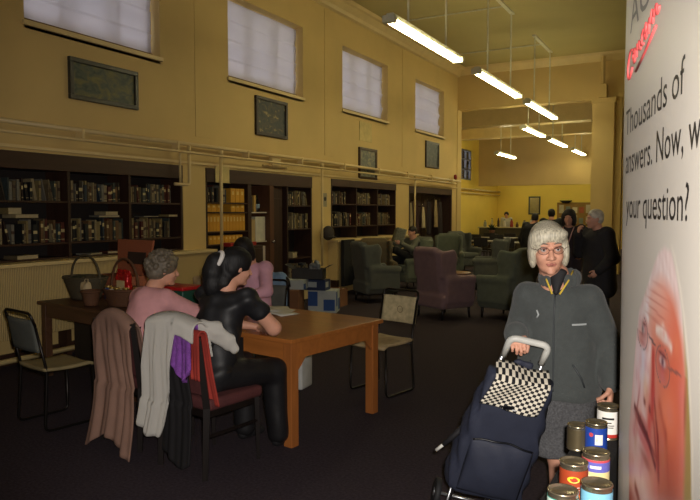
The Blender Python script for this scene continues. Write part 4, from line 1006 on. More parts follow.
for k, (dx, dy, dz, r, c, nm, lb) in enumerate(((-.15, .02, .19, (.09, .07, .05), (60, 60, 40), 'cloth_bundle', 'dull green cloth bundle at the near side of the large dark basket'), (.02, .03, .19, (.1, .08, .045), (96, 84, 60), 'cloth_bundle', 'fawn cloth bundle at the middle of the large dark basket'), (.15, 0, .18, (.08, .07, .05), (50, 44, 36), 'cloth_bundle', 'dark brown cloth bundle next to the cream bag in the large dark basket'))):
    B = Blob(.02); B.ell((0, 0, 0), r); B.ell((.03, .02, .01), V(r)*.7); o = B.build(nm, mat('bundle%d' % k, c, .9, bump=.3), None, .012, .008, 60); o.location = Tw(-3.18+dx, .42+dy, .746+dz-.01); tag(o, lb, 'cloth')
t = thing('paper_bag', 'crumpled cream paper bag hanging over the side of the large dark basket', 'bag', Tw(-2.93, .27, .80), TA)
B = Blob(.02); B.box((0, 0, .09), (.06, .03, .05), .02); B.ell((.02, -.01, .06), (.05, .03, .05)); B.build('bag_body', mat('cream_tissue', (186, 166, 128), .8, bump=.5, bscale=40), t, .008, .006, 70)
m = MB(); m.tube([(-.03, 0, .13), (-.02, .01, .17), (.03, .01, .17), (.04, 0, .13)], .004, 5); m.build('handle', mat('cream_tissue', (0, 0, 0)), t)
basket(Tw(-2.66, .16, .746), TA, 'small brown wicker basket between the two big baskets', (.06, .06), (.085, .085), .13, WICK, None)
# hamper with raised lid
t = thing('wicker_hamper', 'red brown wicker hamper with its lid raised on the brown table', 'basket', Tw(-3.26, .84, .746), TA)
m = MB(); m.box(-.29, .29, -.17, .17, 0, .20, None, .01); m.build('hamper_body', WICK2, t)
m = MB(); m.prism([(-.27, 0), (.27, 0), (.32, .38), (-.32, .38)], -.012, .012, lambda x, y, z: (x, .19+z+y*.12, .19+y)); m.build('lid', WICK2, t)
m = MB(); m.prism([(-.10, .12), (.22, .12), (.22, .25), (-.10, .25)], -.019, -.013, lambda x, y, z: (x, .19+z+y*.12, .19+y)); m.build('lid_label', mat('lid_dark_mark', (56, 40, 32), .8), t)
for s in (-1, 1): m = MB(); m.tube([(s*.2, .16, .18), (s*.2, .195, .21)], .012, 6); m.build('hinge', WICK2, t)
basket(Tw(-2.42, .36, .746), TA, 'broad brown wicker basket filled with crisps and tins on the brown table', (.16, .14), (.22, .18), .15, WICK, .44, 'x')
t = thing('crisp_packet', 'shiny red multipack of crisps standing in the broad basket', 'packet', Tw(-2.46, .38, .81), TA)
B = Blob(.015); B.box((0, 0, .13), (.10, .035, .12), .03); B.box((.0, 0, .255), (.1, .008, .016), .004); B.build('packet_body', mat('red_foil', (176, 30, 30), .25, .3, var=.1, bump=.4, bscale=25), t, .008, .006, 60)
m = MB(); m.box(-.06, .06, -.042, -.036, .07, .17, None, .002); m.build('printed_label', mat('packet_label', (196, 176, 130), .4), t)
tins = [(-.16, -.07, (40, 70, 130), 'blue'), (-.05, -.1, (205, 200, 190), 'white'), (.04, -.11, (190, 180, 150), 'cream'), (.12, -.07, (206, 206, 200), 'pale silver'), (.16, .02, (180, 160, 60), 'yellow')]
for dx, dy, c, n in tins:
    t = thing('small_jar', f'{n} jar among the groceries in the broad basket', 'jar', Tw(-2.42+dx, .36+dy, .81), 0)
    m = MB(); m.lathe([(0, 0), (.034, 0), (.036, .09), (.028, .1), (0, .1)], seg=14); m.build('jar_body', mat('jar_'+n.replace(' ', '_'), c, .3, var=0), t, True)
    m = MB(); m.lathe([(0, .1), (.031, .1), (.031, .118), (0, .118)], seg=14); m.build('lid', mat('gold_lid', (190, 160, 90), .3, .8), t, True)
# green box with red lid, bags beyond
t = thing('storage_tub', 'green plastic tub with a bright red lid beside the broad basket', 'tub', Tw(-2.06, .70, .7465), TA+.1)
m = MB(); m.box(-.15, .17, -.12, .12, 0, .15, None, .015); m.build('tub_body', mat('green_plastic', (30, 76, 62), .4), t, True)
m = MB(); m.box(-.165, .185, -.135, .135, .15, .185, None, .01); m.build('lid', mat('red_plastic2', (180, 30, 34), .35), t, True)
t = thing('shopping_bag', 'crumpled tan shopping bag behind the green tub', 'bag', Tw(-2.02, 1.0, .7465), TA)
B = Blob(.03); B.box((0, 0, .13), (.15, .08, .12), .05); B.ell((.08, 0, .2), (.09, .06, .07)); B.build('bag_body', mat('tan_bag', (150, 128, 92), .8, bump=.4, bscale=20), t, .012, .012, 40)
m = MB(); m.tube([(-.08, 0, .22), (-.05, 0, .31), (.05, 0, .31), (.08, 0, .24)], .007, 6); m.build('handle', mat('tan_bag', (0, 0, 0)), t)
t = thing('handbag', 'black handbag beside the tan shopping bag', 'bag', Tw(-1.66, .80, .761), TA)
B = Blob(.03); B.ell((0, 0, .07), (.11, .07, .075)); B.box((0, 0, .05), (.1, .05, .05), .03); B.build('bag_body', mat('black_leather', (26, 24, 24), .3, bump=.3), t, .01)
m = MB(); m.tube(arc([(-.08, 0, .12), (-.04, 0, .2), (.04, 0, .2), (.08, 0, .12)], .04), .006, 6); m.build('strap', mat('black_leather', (0, 0, 0)), t)
for k, (x, y, r, lb) in enumerate(((-.98, .88, .2, 'open white leaflet on the pine table in front of the far woman'), (-.86, .80, -.3, 'white paper sheet towards the middle of the pine table'), (-1.10, .96, .7, 'folded white paper at the far edge of the pine table'))):
    m = MB(); m.grid(6, 4, lambda u, v: Vector(((u-.5)*.3, (v-.5)*.2, .002+.012*math.sin(PI*u)*(1-k*.3)))); o = m.build('paper_sheet', mat('white_paper', (206, 204, 196), .7, var=.05, scale=30), None, True, solid=.0015); o.location = Tw(x, y, .762+k*.0005); o.rotation_euler = (0, 0, r); tag(o, lb, 'paper')
# under the brown table
carton('storage_crate', 'dark open fronted wooden box at the open end under the basket table', Tw(-3.64, .9, 0), TA, (.34, .5, .78), mat('dark_box_wood', (46, 38, 30), .7), ())
FL = mat('floral_plastic', (150, 146, 136), .5, var=.5, scale=16)
carton('patterned_box', 'pale patterned box on the floor under the brown table', Tw(-2.62, .62, 0), TA, (.34, .36, .36), FL)
carton('patterned_box', 'grey slatted crate on the floor beside the patterned box', Tw(-3.02, .7, 0), TA, (.36, .36, .32), striped('slat_grey', (96, 92, 82), (50, 48, 44), (0, 0, 40), .7), cat='crate')
carton('patterned_box', 'low brown tray box on the floor under the brown table beside the pine one', Tw(-2.2, .8, 0), TA, (.34, .4, .2), CARD, ())

# ------------------------------------------------------------------ people
BLKC = mat('black_fabric', (24, 23, 26), .75, bump=.15)
NAVY = mat('navy_nylon', (42, 46, 62), .68, var=.1, bump=.15, bscale=25)
# main figure: woman with the shopping trolley
W = thing('person', 'white haired woman in glasses and grey fleece jacket pushing a shopping trolley', 'person', (-.622, 3.18, 0), math.radians(4))
FLE = mat('grey_fleece', (70, 74, 73), .95, var=.08, scale=40, bump=.35, bscale=180, sheen=.15)
J = dict(s=.99, look=(.30, -1, -.13), headup=(-.06, 0, 1), head=(-.035, -.09, 1.457), neck=(-.01, -.035, 1.325), chest=(0, .0, 1.15), pelvis=(0, .02, .86),
         shL=(.140, .0, 1.222), shR=(-.135, -.01, 1.217), hipL=(.085, .02, .82), hipR=(-.085, .02, .82), knL=(.15, .0, .46), knR=(.02, -.0, .46), anL=(.16, .05, .085), anR=(.02, .03, .085),
         elL=(.228, .06, 0.99), wrL=(.243, -.05, .842), elR=(-.185, .02, 1.02), wrR=(-.150, -.235, 1.075),
         armR=dict(d=(.28, -.72, -.38), n=(0, .35, -1), side=(1, 0, 0), curl=(.75, 1.0, .8), thumb=.8), armL=dict(d=(.02, -.25, -1), n=(-1, 0, 0), side=(0, -1, 0), curl=(.9, 1.1, .8), thumb=.9))
top = dict(name='fleece_jacket', m=FLE, w=.155, d=.125, hem=(.01, .02, .80), hw=.195, hd=.15, ar=(.062, .062, .052), yoke=.072, wr=.005, wf=20, res=.007, cut=[((0, .02, .585), (.5, .5, .175))])
c, R, h = figure(W, J, dict(top=top), .005)
eyes_etc(W, c, R, .99, True)
hair(W, c, R, 'bob', (196, 188, 166), .99, .004, .0004, 200)
B = Blob(.03); B.ecap((0, .02, .84), (0, .02, .52), (.175, .13), (.205, .15), k=.03); B.box((0, 0, .36), (.4, .4, .125), .0, None, .006, -1)
B.build('skirt', mat('grey_tweed_skirt', (80, 80, 82), .95, var=.35, scale=120, bump=.4, bscale=220), W, .008, .006, 30)
for s, a in ((1, J['anL']), (-1, J['anR'])):
    B = Blob(.02); B.cap(V(a)+V(0, .03, -.04), V(a)+V(0, -.14, -.05), .042, .034, .03); B.box(V(a)+V(0, -.06, -.11), (.3, .3, .028), 0, None, .003, -1); B.build('shoe', BLKC, W, .008)
# stand collar, dark top, zip, pockets, badges
B = Blob(.012)
for k in range(14):
    a = -2.55+k*5.1/13+PI/2; B.ell((.012+.078*math.cos(a), -.03+.072*math.sin(a), 1.315+.012*math.cos(a-PI/2)), (.02, .02, .034))
B.build('collar', FLE, W, .006)
def onfront(x, z, e=.0):       # jacket front surface near (x, z), found on the finished mesh
    o = [q for q in W.children if q.name.startswith('fleece')][0]
    hit, loc, nor, idx = o.ray_cast(Vector((x, -1, z)), Vector((0, 1, 0)))
    return (loc+nor*e) if hit else Vector((x, -.14, z))
m = MB(); B = Blob(.01); B.ecap((.01, -.085, 1.345), (.008, -.118, 1.255), (.042, .02), (.012, .012)); B.build('dark_top', BLKC, W, .005)
m = MB(); m.tube([onfront(.003, z, .002) for z in np.linspace(1.24, .80, 30)], .004, 6); m.build('zip', mat('zip_grey', (58, 62, 64), .5), W, True)
LAN = mat('yellow_lanyard', (206, 176, 60), .7)
for s in (-1, 1):
    m = MB(); m.tube([(.012+s*.062, -.06, 1.352), (.012+s*.048, -.108, 1.31), (.01+s*.016, -.138, 1.25)], .0042, 6); m.build('lanyard', LAN, W, True)
def patch(x0, x1, z0, z1, nm, mt, e=.003):
    m = MB(); m.grid(6, 4, lambda u, v: onfront(x0+(x1-x0)*u, z0+(z1-z0)*v, e)); m.build(nm, mt, W, solid=.001)
patch(.078, .135, 1.108, 1.116, 'chest_lettering', mat('pale_thread', (170, 175, 175), .6))
m = MB(); m.tube([onfront(-.075, 1.17, .004), onfront(-.066, 1.15, .004), onfront(-.074, 1.135, .005)], .004, 6); m.build('chest_badge', mat('pale_thread', (0, 0, 0)), W, True)
m = MB(); m.tube([onfront(.085, .93, .003), onfront(.12, .87, .003), onfront(.135, .825, .003)], .004, 6); m.build('pocket_zip', mat('zip_grey', (0, 0, 0)), W, True)
m = MB(); m.tube([onfront(-.1, .93, .003), onfront(-.13, .86, .003)], .004, 6); m.build('pocket_zip', mat('zip_grey', (0, 0, 0)), W, True)
for s in (-1, 1):
    m = MB(); m.lathe([(0, -.006), (.006, 0), (0, .006)], tuple(h(s*.082, -.0, -.036)), 10); m.build('earring', mat('earring', (225, 215, 190), .2), W, True)

# shopping trolley
hc = Vector((-.672, 2.87, 1.045)); bt = Vector((-1.07, 3.22, .085)); 
up = (hc-bt).normalized(); wd = Vector((.878, .479, 0))*math.cos(.12)-Vector((-.479, .878, 0))*math.sin(.12); wd = (wd-up*wd.dot(up)).normalized()
roll = Matrix.Rotation(-.05, 3, up); wd = roll @ wd; dp = up.cross(wd)
TR = thing('shopping_trolley', 'navy two wheeled shopping trolley with a black and white checked flap', 'trolley', bt)
TR.rotation_euler = Matrix((wd, dp, up)).transposed().to_euler(); Ln = (hc-bt).length
ALU = mat('aluminium_tube', (170, 172, 176), .3, .8, var=0)
def sec(z):   # half width, front, back of the bag at height z
    k = (z-.28)/(.95-.28); return .188-.052*k, -.20+.11*k, .0
m = MB(); prof = []
def ringz(z, infl=0.):
    hw, f, b = sec(z); P = []
    for i in range(32):
        a = 2*PI*i/32; cx, cy = math.cos(a), math.sin(a); sx = math.copysign(abs(cx)**.4, cx); sy = math.copysign(abs(cy)**.4, cy)
        P.append((sx*(hw+infl+.010*math.sin(z*41+i*.9)), (f+b)/2+sy*((b-f)/2+infl+.005*math.sin(z*23+i*1.7)), z))
    return P
zs = np.linspace(.30, .95, 30); vs = []; fs = []
for j, z in enumerate(zs): vs += ringz(z, .012*math.sin(PI*j/29)-.02*(1 if j == 0 else 0))
for j in range(29):
    for i in range(32): fs.append([j*32+i, j*32+(i+1) % 32, (j+1)*32+(i+1) % 32, (j+1)*32+i])
fs += [list(range(32))[::-1], [29*32+i for i in range(32)]]; m._add(vs, fs); bag = m.build('bag', NAVY, TR, True)
m = MB()
def pk(u, v):
    x = (u-.5)*.28; z = .36+.28*v; hw, f, b = sec(z); bul = .045*math.sin(PI*u)**.5*math.sin(PI*min(1, v*1.02))**.5
    return Vector((x, f-.022-bul-.004*math.sin(u*14+v*9)*v, z+.02*math.sin(PI*u)*v))
m.grid(26, 20, pk); pkt = m.build('front_pocket', NAVY, TR, True, solid=.006)
m = MB(); m.tube([pk(u, .985)+Vector((0, -.004, .004)) for u in np.linspace(.02, .98, 20)], .005, 6); m.build('pocket_zip', mat('zip_black', (16, 17, 22), .4), pkt, True)
GING = mat('checked_cloth', (220, 215, 200), .85, var=0); nt = GING.node_tree; N = nt.nodes; L = nt.links; b = N['Principled BSDF']; tc = [n for n in N if n.type == 'TEX_COORD'][0]
ck = N.new('ShaderNodeTexChecker'); ck.inputs['Scale'].default_value = 1; mp = N.new('ShaderNodeMapping'); mp.inputs['Scale'].default_value = (66, 66, 0); mp.inputs['Location'].default_value = (.3, .5, .3)
ck.inputs['Color1'].default_value = (*lin((216, 208, 190)), 1); ck.inputs['Color2'].default_value = (*lin((22, 22, 26)), 1)
L.new(tc.outputs['UV'], mp.inputs['Vector']); L.new(mp.outputs['Vector'], ck.inputs['Vector']); L.new(ck.outputs['Color'], b.inputs['Base Color'])
m = MB()
def flap(u, v):
    x = (u-.5)*(.235+.015*v)-.045*max(0, v-.2); 
    if v < .2: k = v/.2; return Vector((x, .0-.105*k, .975-.004*k+.008*math.sin(u*7)))
    k = (v-.2)/.8; return Vector((x, -.112-.05*k-.01*math.sin(u*6+k*3), .967-.115*k-.010*math.sin(PI*u)*k))
m.grid(24, 26, flap); fl = m.build('checked_flap', GING, TR, True, solid=.006)
uv = fl.data.uv_layers.new(name='weave')
for lp in fl.data.loops: uv.data[lp.index].uv = ((lp.vertex_index % 24)/23*.25, (lp.vertex_index//24)/25*.22)
q = flap(.5, .93); m = MB(); m.lathe([(0, 0), (.028, 0), (.026, .005), (0, .006)], (0, 0, 0), 18, Matrix.Translation(q+Vector((0, -.004, .0))) @ Matrix.Rotation(PI/2+.2, 4, 'X') @ Matrix.Diagonal((1, .6, 1, 1)))
bd = m.build('oval_badge', mat('badge_black', (18, 18, 22), .4), fl); m = MB(); m.box(-.018, .018, q.y-.012, q.y-.010, q.z-.003, q.z+.003); m.build('badge_lettering', mat('badge_white', (220, 220, 220), .5), bd)
for s in (-1, 1):
    m = MB(); m.tube([(s*.09, .035, .0), (s*.09, .03, Ln-.06)], .009, 8); m.build('frame_tube', ALU, TR, True)
    m = MB(); m.tube([(s*.13, .03, .24), (s*.14, -.12, .25), (s*.145, -.19, .01)], .007, 6); m.build('frame_foot', ALU, TR, True)
    m = MB(); M = Matrix.Translation((s*.16, .06, .0)) @ Matrix.Rotation(PI/2, 4, 'Y'); m.lathe([(.062, -.014), (.073, -.014), (.075, 0), (.073, .014), (.062, .014)], seg=28, M=M); wh = m.build('wheel', mat('wheel_rubber', (34, 34, 36), .7), TR, True)
    m = MB(); m.lathe([(0, -.016), (.022, -.016), (.022, .016), (0, .016)], seg=14, M=M)
    for k in range(8): a = k*PI/4; m.tube([M @ Vector((.02*math.cos(a), .02*math.sin(a), 0)), M @ Vector((.065*math.cos(a), .065*math.sin(a), 0))], .004, 5)
    m.build('wheel_hub', ALU, wh)
m = MB(); m.tube([(-.165, .06, 0), (.165, .06, 0)], .008, 8); m.build('axle', ALU, TR, True)
m = MB(); m.tube([(-.145, -.18, .05), (.145, -.18, .05)], .007, 8); m.build('cross_bar', ALU, TR, True)
m = MB(); m.tube(arc([(-.085, .03, Ln-.11), (-.085, .02, Ln), (.085, .02, Ln), (.085, .03, Ln-.11)], .035), .0155, 10); m.build('handle', mat('pale_grey_grip', (196, 196, 190), .45), TR, True)
B = Blob(.02); B.ecap((0, .01, .945), (0, .01, .985), (.05, .016), (.035, .012)); B.build('gathered_top', NAVY, TR, .008, .006, 50)
t = thing('folded_umbrella', 'black folded umbrella with a pale tip sticking out of the trolley side', 'umbrella', bt); t.rotation_euler = TR.rotation_euler
m = MB(); m.tube([(-.15, -.03, .60), (-.195, -.05, .52), (-.23, -.06, .46)], [.016, .014, .012], 8); m.build('folded_canopy', BLKC, t, True)
m = MB(); m.tube([(-.23, -.06, .46), (-.255, -.067, .42)], .008, 8); m.build('tip', mat('pale_grey_grip', (0, 0, 0)), t, True)

# seated woman in black
P1 = thing('person', 'dark haired woman with a ponytail and short sleeved black top seated at the table', 'person', (CH1.x, CH1.y, 0), CHR)
J = sitting(.5, .1, 1.); J.update(look=(-.35, -.9, -.2), head=(-.02, -.22, 1.255), neck=(0, -.15, 1.135), ak=1.3, chest=(0, -.10, .97), pelvis=(0, .02, .64), shR=(-.185, -.16, 1.06), shL=(.185, -.14, 1.06),
     elR=(-.25, -.33, .855), elL=(.27, -.34, .84), wrR=(-.02, -.47, .80), wrL=(.1, -.52, .80), detail=True, hipL=(.095, .0, .58), hipR=(-.095, .0, .58), knL=(.13, -.42, .54), knR=(-.16, -.42, .54), anL=(.12, -.42, .085), anR=(-.17, -.46, .085),
     armR=dict(d=(.8, -.55, .05), n=(0, 0, -1), side=(0, -1, 0)), armL=dict(d=(-.4, -.9, .1), n=(0, 0, -1), side=(-1, 0, 0)))
BTOP = mat('black_satin_top', (28, 28, 31), .55, bump=.3, bscale=14)
c, R, h = figure(P1, J, dict(top=dict(name='black_top', m=BTOP, w=.165, d=.12, hem=(0, .02, .58), hw=.195, hd=.14, short=True, ar=(.068, .06, .05), yoke=.075, wr=.010, wf=26), legs=dict(name='black_trousers', m=mat('black_satin_trousers', (26, 25, 27), .5, bump=.3, bscale=14), r=(.105, .085, .075)), shoe=BLKC), .009)
hair(P1, c, R, 'ponytail', (16, 14, 16), 1.12, .008, .002, 60)
t = MB(); t.tube([tuple(h(*(1.1*V(.050*math.cos(a)+.0, -.128+.018*math.sin(a), .018+.052*math.sin(a))))) for a in [k*2*PI/16 for k in range(16)]], .016, 8, True); t.build('white_scrunchie', mat('white_scrunchie', (215, 210, 205), .9), P1, True)
# seated woman in pink
P2 = thing('person', 'grey curly haired woman in pink cardigan, seated beside the woman in black', 'person', (LP.x, LP.y, 0), CHR)
J = sitting(.5, .08, 1.); J.update(look=(-.5, -.85, -.15), head=(-.02, -.2, 1.185), neck=(0, -.13, 1.06), chest=(0, -.07, .92), pelvis=(0, .02, .64), shR=(-.14, -.12, .975), shL=(.14, -.1, .975), elR=(-.24, -.33, .85), elL=(.25, -.3, .85), wrR=(-.15, -.53, .80), wrL=(.1, -.5, .80),
     armR=dict(d=(.5, -.8, .05), n=(0, 0, -1), side=(1, 0, 0)), armL=dict(d=(-.4, -.9, .05), n=(0, 0, -1), side=(-1, 0, 0)))
PINK = mat('pink_knit', (206, 150, 152), .9, var=.06, scale=20, bump=.25, bscale=120)
c, R, h = figure(P2, J, dict(top=dict(name='pink_cardigan', m=PINK, w=.16, d=.12, hem=(0, .04, .56), hw=.195, hd=.17, ar=(.072, .062, .045), yoke=.08, wr=.005, wf=24), legs=dict(name='dark_trousers', m=BLKC), shoe=BLKC), .009)
hair(P2, c, R, 'curly', (104, 94, 80), 1.10, .006)
# far woman in pink, bowed over the papers
P3w = Tw(-1.88, 1.50)
P3 = thing('person', 'dark haired woman in a pale pink shirt bowed over papers across the table', 'person', (P3w.x, P3w.y, 0), TA+.35)
J = sitting(.46, .12, 1.); J.update(look=(.35, -.8, -.75), head=(.0, -.22, 1.235), neck=(.02, -.14, 1.14), chest=(.03, -.08, .96), pelvis=(0, .04, .62), shR=(-.15, -.14, 1.06), shL=(.19, -.12, 1.06), elR=(-.23, -.28, .84), elL=(.27, -.28, .85), wrR=(-.1, -.44, .81), wrL=(.12, -.48, .81),
     armR=dict(d=(.3, -.9, .05), n=(0, 0, -1), side=(1, 0, 0)), armL=dict(d=(-.2, -.9, .05), n=(0, 0, -1), side=(-1, 0, 0)))
c, R, h = figure(P3, J, dict(top=dict(name='pink_shirt', m=mat('pale_pink_cotton', (212, 160, 176), .85, bump=.2, bscale=20), w=.17, d=.12, hem=(0, .04, .58), hw=.18, hd=.13, ar=(.07, .06, .045), wr=.005), legs=dict(name='blue_jeans', m=mat('denim', (90, 116, 146), .9)), shoe=BLKC), .01)
hair(P3, c, R, 'long', (26, 22, 20), 1.02, .009)
ch3 = Tw(-1.88, 1.58); tube_chair((ch3.x, ch3.y), TA+.35, 'tube framed chair under the woman in the pale pink shirt', TAN, GREYC)
dj = Tw(-2.3, 2.12)
t = thing('dining_chair', 'dark chair with a blue denim jacket over it, beside the pale pink woman', 'chair', (dj.x, dj.y, 0), TA+.2)
m = MB(); m.box(-.2, .2, -.2, .2, .42, .46, None, .01); m.build('seat', BLACKW, t)
for x in (-.18, .18):
    for y in (-.18, .18): m = MB(); m.tube([(x, y, 0.001), (x, y, .43 if y < 0 else .78)], .015, 6); m.build('leg', BLACKW, t)
m = MB(); m.tube(arc([(-.18, .18, .76), (-.15, .2, .86), (.15, .2, .86), (.18, .18, .76)], .08), .03, 8); m.build('backrest', BLACKW, t, True)
B = Blob(.03); B.chain([(-.18, .2, .74), (-.12, .2, .87), (.08, .2, .88), (.15, .19, .80)], [.04, .045, .045, .035]); B.box((-.02, .24, .68), (.15, .025, .16), .02); B.box((-.02, .155, .74), (.14, .02, .13), .02); B.build('denim_jacket', mat('light_denim', (120, 146, 170), .9, bump=.3), None, .01, .008, 40)
o = bpy.data.objects['denim_jacket']; o.location = (dj.x, dj.y, 0); o.rotation_euler = (0, 0, TA+.2); tag(o, 'light blue denim jacket over the chair back behind the papers', 'jacket')

# reader in the green armchair
P4 = thing('person', 'person in dark trousers and grey top with legs crossed, reading in the green armchair', 'person', (-5.55, 12.85, 0), math.radians(-32))
J = sitting(.5, -.1, 1.); J.update(look=(0, -1, -.25), head=(0, .04, 1.20), neck=(0, .06, 1.07), chest=(0, .06, .9), pelvis=(0, -.02, .62), shL=(.17, .04, 1.0), shR=(-.17, .04, 1.0), hipL=(.09, -.05, .62), hipR=(-.09, -.05, .62),
     knL=(.16, -.48, .84), anL=(-.22, -.50, .82), toeL=(-1, -.2, .2), knR=(-.1, -.5, .62), anR=(-.05, -.55, .085), elL=(.25, -.16, .86), elR=(-.26, -.14, .88), wrL=(.16, -.36, .98), wrR=(-.16, -.36, 1.0))
c, R, h = figure(P4, J, dict(top=dict(name='grey_jumper', m=mat('grey_jumper', (96, 96, 84), .9), w=.17, d=.12, hem=(0, 0, .58), ar=(.07, .06, .045)), legs=dict(name='dark_trousers', m=BLKC), shoe=BLKC), .012)
hair(P4, c, R, 'short', (40, 32, 26), 1., .012)
m = MB(); m.grid(12, 8, lambda u, v: Vector(((u-.5)*.46, -.42-.10*abs(2*u-1)*-1-.05*v, -.16+.32*v))); o = m.build('newspaper', mat('newsprint', (128, 128, 108), .9, var=.3, scale=40), None, True, solid=.004)
o.location = Vector((-5.55, 12.85, .94)); o.rotation_euler = (-.5, 0, math.radians(-32)); tag(o, 'open newspaper held up by the person in the green armchair', 'newspaper')

# standing people in the background
COATD = mat('charcoal_coat', (40, 38, 40), .9, bump=.2); WHH = (196, 186, 168)
def bystander(x, y, rz, Hh, label, J, top, hairs, hc, legs=None, res=.014, skin=None):
    t = thing('person', label, 'person', (x, y, 0), rz)
    c, R, h = figure(t, J, dict(top=top, legs=legs or dict(name='trousers', m=BLKC), shoe=BLKC, skin=skin), res); hair(t, c, R, hairs, hc, J['s']*1.03, res); return t, c, R, h
J = standing(1.66, .04, armR=((-.27, -.10, 1.12), (-.08, -.24, 1.36))); J['look'] = (-.1, -1, -.05); J['armR'] = dict(d=(.5, -.1, .8), n=(.3, .9, 0), side=(0, 1, 1), curl=(.6, .8, .6)); J['elL'] = (.3, .0, 1.08); J['wrL'] = (.24, -.16, .92)
bystander(-1.18, 8.5, math.radians(-50), 1.66, 'white haired man in a dark coat standing with a hand raised to his mouth', J, dict(name='dark_coat', m=COATD, w=.22, d=.17, hem=(0, .02, .72), hw=.24, hd=.18, ar=(.085, .075, .055), yoke=.09), 'short', WHH, res=.011)
J = standing(1.66, .03, armR=((-.25, -.05, 1.1), (-.1, -.28, 1.14)), armL=((.26, .0, 1.08), (.2, -.2, .98))); J['look'] = (-.1, -1, -.15); J['armR'] = dict(d=(.8, -.5, .1), n=(.3, .9, 0), side=(0, 0, 1), curl=(.7, .8, .5))
t, c, R, h = bystander(-1.88, 10.4, math.radians(5), 1.66, 'long haired woman with a lanyard and pale mug, behind the white haired woman', J, dict(name='dark_cardigan', m=mat('dark_plum_knit', (52, 42, 46), .9), w=.19, d=.14, hem=(0, .02, .78), hw=.2, ar=(.075, .065, .05)), 'long', (34, 26, 24), res=.011)
for s in (-1, 1): m = MB(); m.tube([(s*.08, -.11, 1.4), (s*.05, -.165, 1.3), (0, -.17, 1.12)], .007, 6); m.build('lanyard', mat('pink_lanyard', (196, 150, 150), .7), t, True)
q = t.matrix_basis @ Vector((-.03, -.34, 1.10)); t2 = thing('mug', 'pale mug held by the dark haired woman near the pillar', 'mug', q); m = MB(); m.lathe([(0, 0), (.036, 0), (.04, .1), (.034, .1), (.032, .01), (0, .01)]); m.build('mug_body', LT, t2, True)
m = MB(); m.tube(arc([(-.038, 0, .08), (-.065, 0, .075), (-.065, 0, .03), (-.036, 0, .025)], .02), .006, 6); m.build('handle', LT, t2, True)
J = standing(1.6, .1); J['look'] = (.6, -1, -.2)
bystander(-3.45, 14.6, math.radians(150), 1.6, 'person in black with dark hair, back turned, below the framed mirror', J, dict(name='black_jacket', m=BLKC, w=.25, d=.17, hem=(0, .02, .74), hw=.25, ar=(.09, .08, .06), yoke=.1), 'short', (24, 20, 20))
J = standing(1.7, .06)
bystander(-3.2, 15.5, math.radians(190), 1.7, 'broad person in a black coat with back turned, beside the dark haired woman', J, dict(name='black_coat', m=BLKC, w=.25, d=.17, hem=(0, .02, .7), hw=.26, ar=(.09, .08, .06), yoke=.1), 'short', (28, 24, 22))
J = standing(1.62, .05)
bystander(-7.6, 27.82, math.radians(10), 1.62, 'dark haired person in a white top working behind the kitchen counter', J, dict(name='white_top', m=mat('white_top', (190, 186, 170), .85), w=.18, d=.13, ar=(.07, .06, .05)), 'curly', (34, 28, 24), res=.02)

# ------------------------------------------------------------------ banner, display table and tins
bd_ = np.array([.263, 1.]); bd_ /= np.linalg.norm(bd_)
Rr = np.array([.8779, .4788]); Ff = np.array([-.4788, .8779])
KS = 2./1.8
E0 = 2.0*(.4076*Rr+Ff)                         # far edge of the banner on the floor plan
bw = -(bd_[0]*Rr+bd_[1]*Ff)                    # runs from the far edge towards the camera
ban_rz = math.atan2(bw[1], bw[0])              # local +X along the banner, local -Y is the printed side?
nrm = np.array([-bw[1], bw[0]])
BN = thing('pull_up_banner', 'tall white pull up banner with black lettering and large portrait print', 'banner', (E0[0], E0[1], 0), ban_rz)
side = 1 if (nrm @ (-E0)) > 0 else -1          # which local Y faces the camera
BW, BH = 1.05, 2.42
def bp(s, z, e=0.):                            # banner surface: gently bowed near the far edge
    bow = -.012*math.exp(-s/.05)-.004*math.sin(z*2.2)
    return Vector((s, side*(bow+e), z))
m = MB(); m.grid(60, 30, lambda u, v: bp(u*BW, .09+v*(BH-.09)))
VINYL = mat('white_banner_vinyl', (206, 200, 190), .45, var=.02, scale=2)
m.build('banner_sheet', VINYL, BN, True, solid=.002)
m = MB(); m.box(-.02, BW+.02, min(side*.01, -side*.15), max(side*.01, -side*.15), .005, .085, None, .006); m.build('cassette_base', mat('aluminium_tube', (0, 0, 0)), BN)
m = MB(); m.box(-.01, BW+.01, -.02, .02, BH-.01, BH+.03, None, .006); m.build('top_rail', mat('aluminium_tube', (0, 0, 0)), BN)
m = MB(); m.tube([(BW/2, -side*.06, .05), (BW/2, -side*.03, BH)], .012); m.build('support_pole', mat('aluminium_tube', (0, 0, 0)), BN, True)
def text(body, s0, z0, size, mt, name, sx=1., shear=0., slant=0.):
    cu = bpy.data.curves.new(name, 'FONT'); cu.body = body; cu.size = size; cu.shear = shear; cu.resolution_u = 3
    o = bpy.data.objects.new(name, cu); COL.objects.link(o); bpy.context.view_layer.update()
    me = bpy.data.meshes.new_from_object(o.evaluated_get(bpy.context.evaluated_depsgraph_get())); bpy.data.objects.remove(o)
    bm = bmesh.new(); bm.from_mesh(me); bmesh.ops.triangulate(bm, faces=bm.faces[:]); bmesh.ops.subdivide_edges(bm, edges=[e for e in bm.edges if e.calc_length() > .02], cuts=2)
    for v in bm.verts: x, z = v.co.x*sx, v.co.y; v.co = bp(s0+x, z0+z+slant*x, .0025)
    bm.to_mesh(me); bm.free(); return link_mesh(name, me, mt, BN)
INK = mat('black_print', (26, 24, 26), .5, var=0)
def bz(z): return 1.62+(z-1.62)*KS
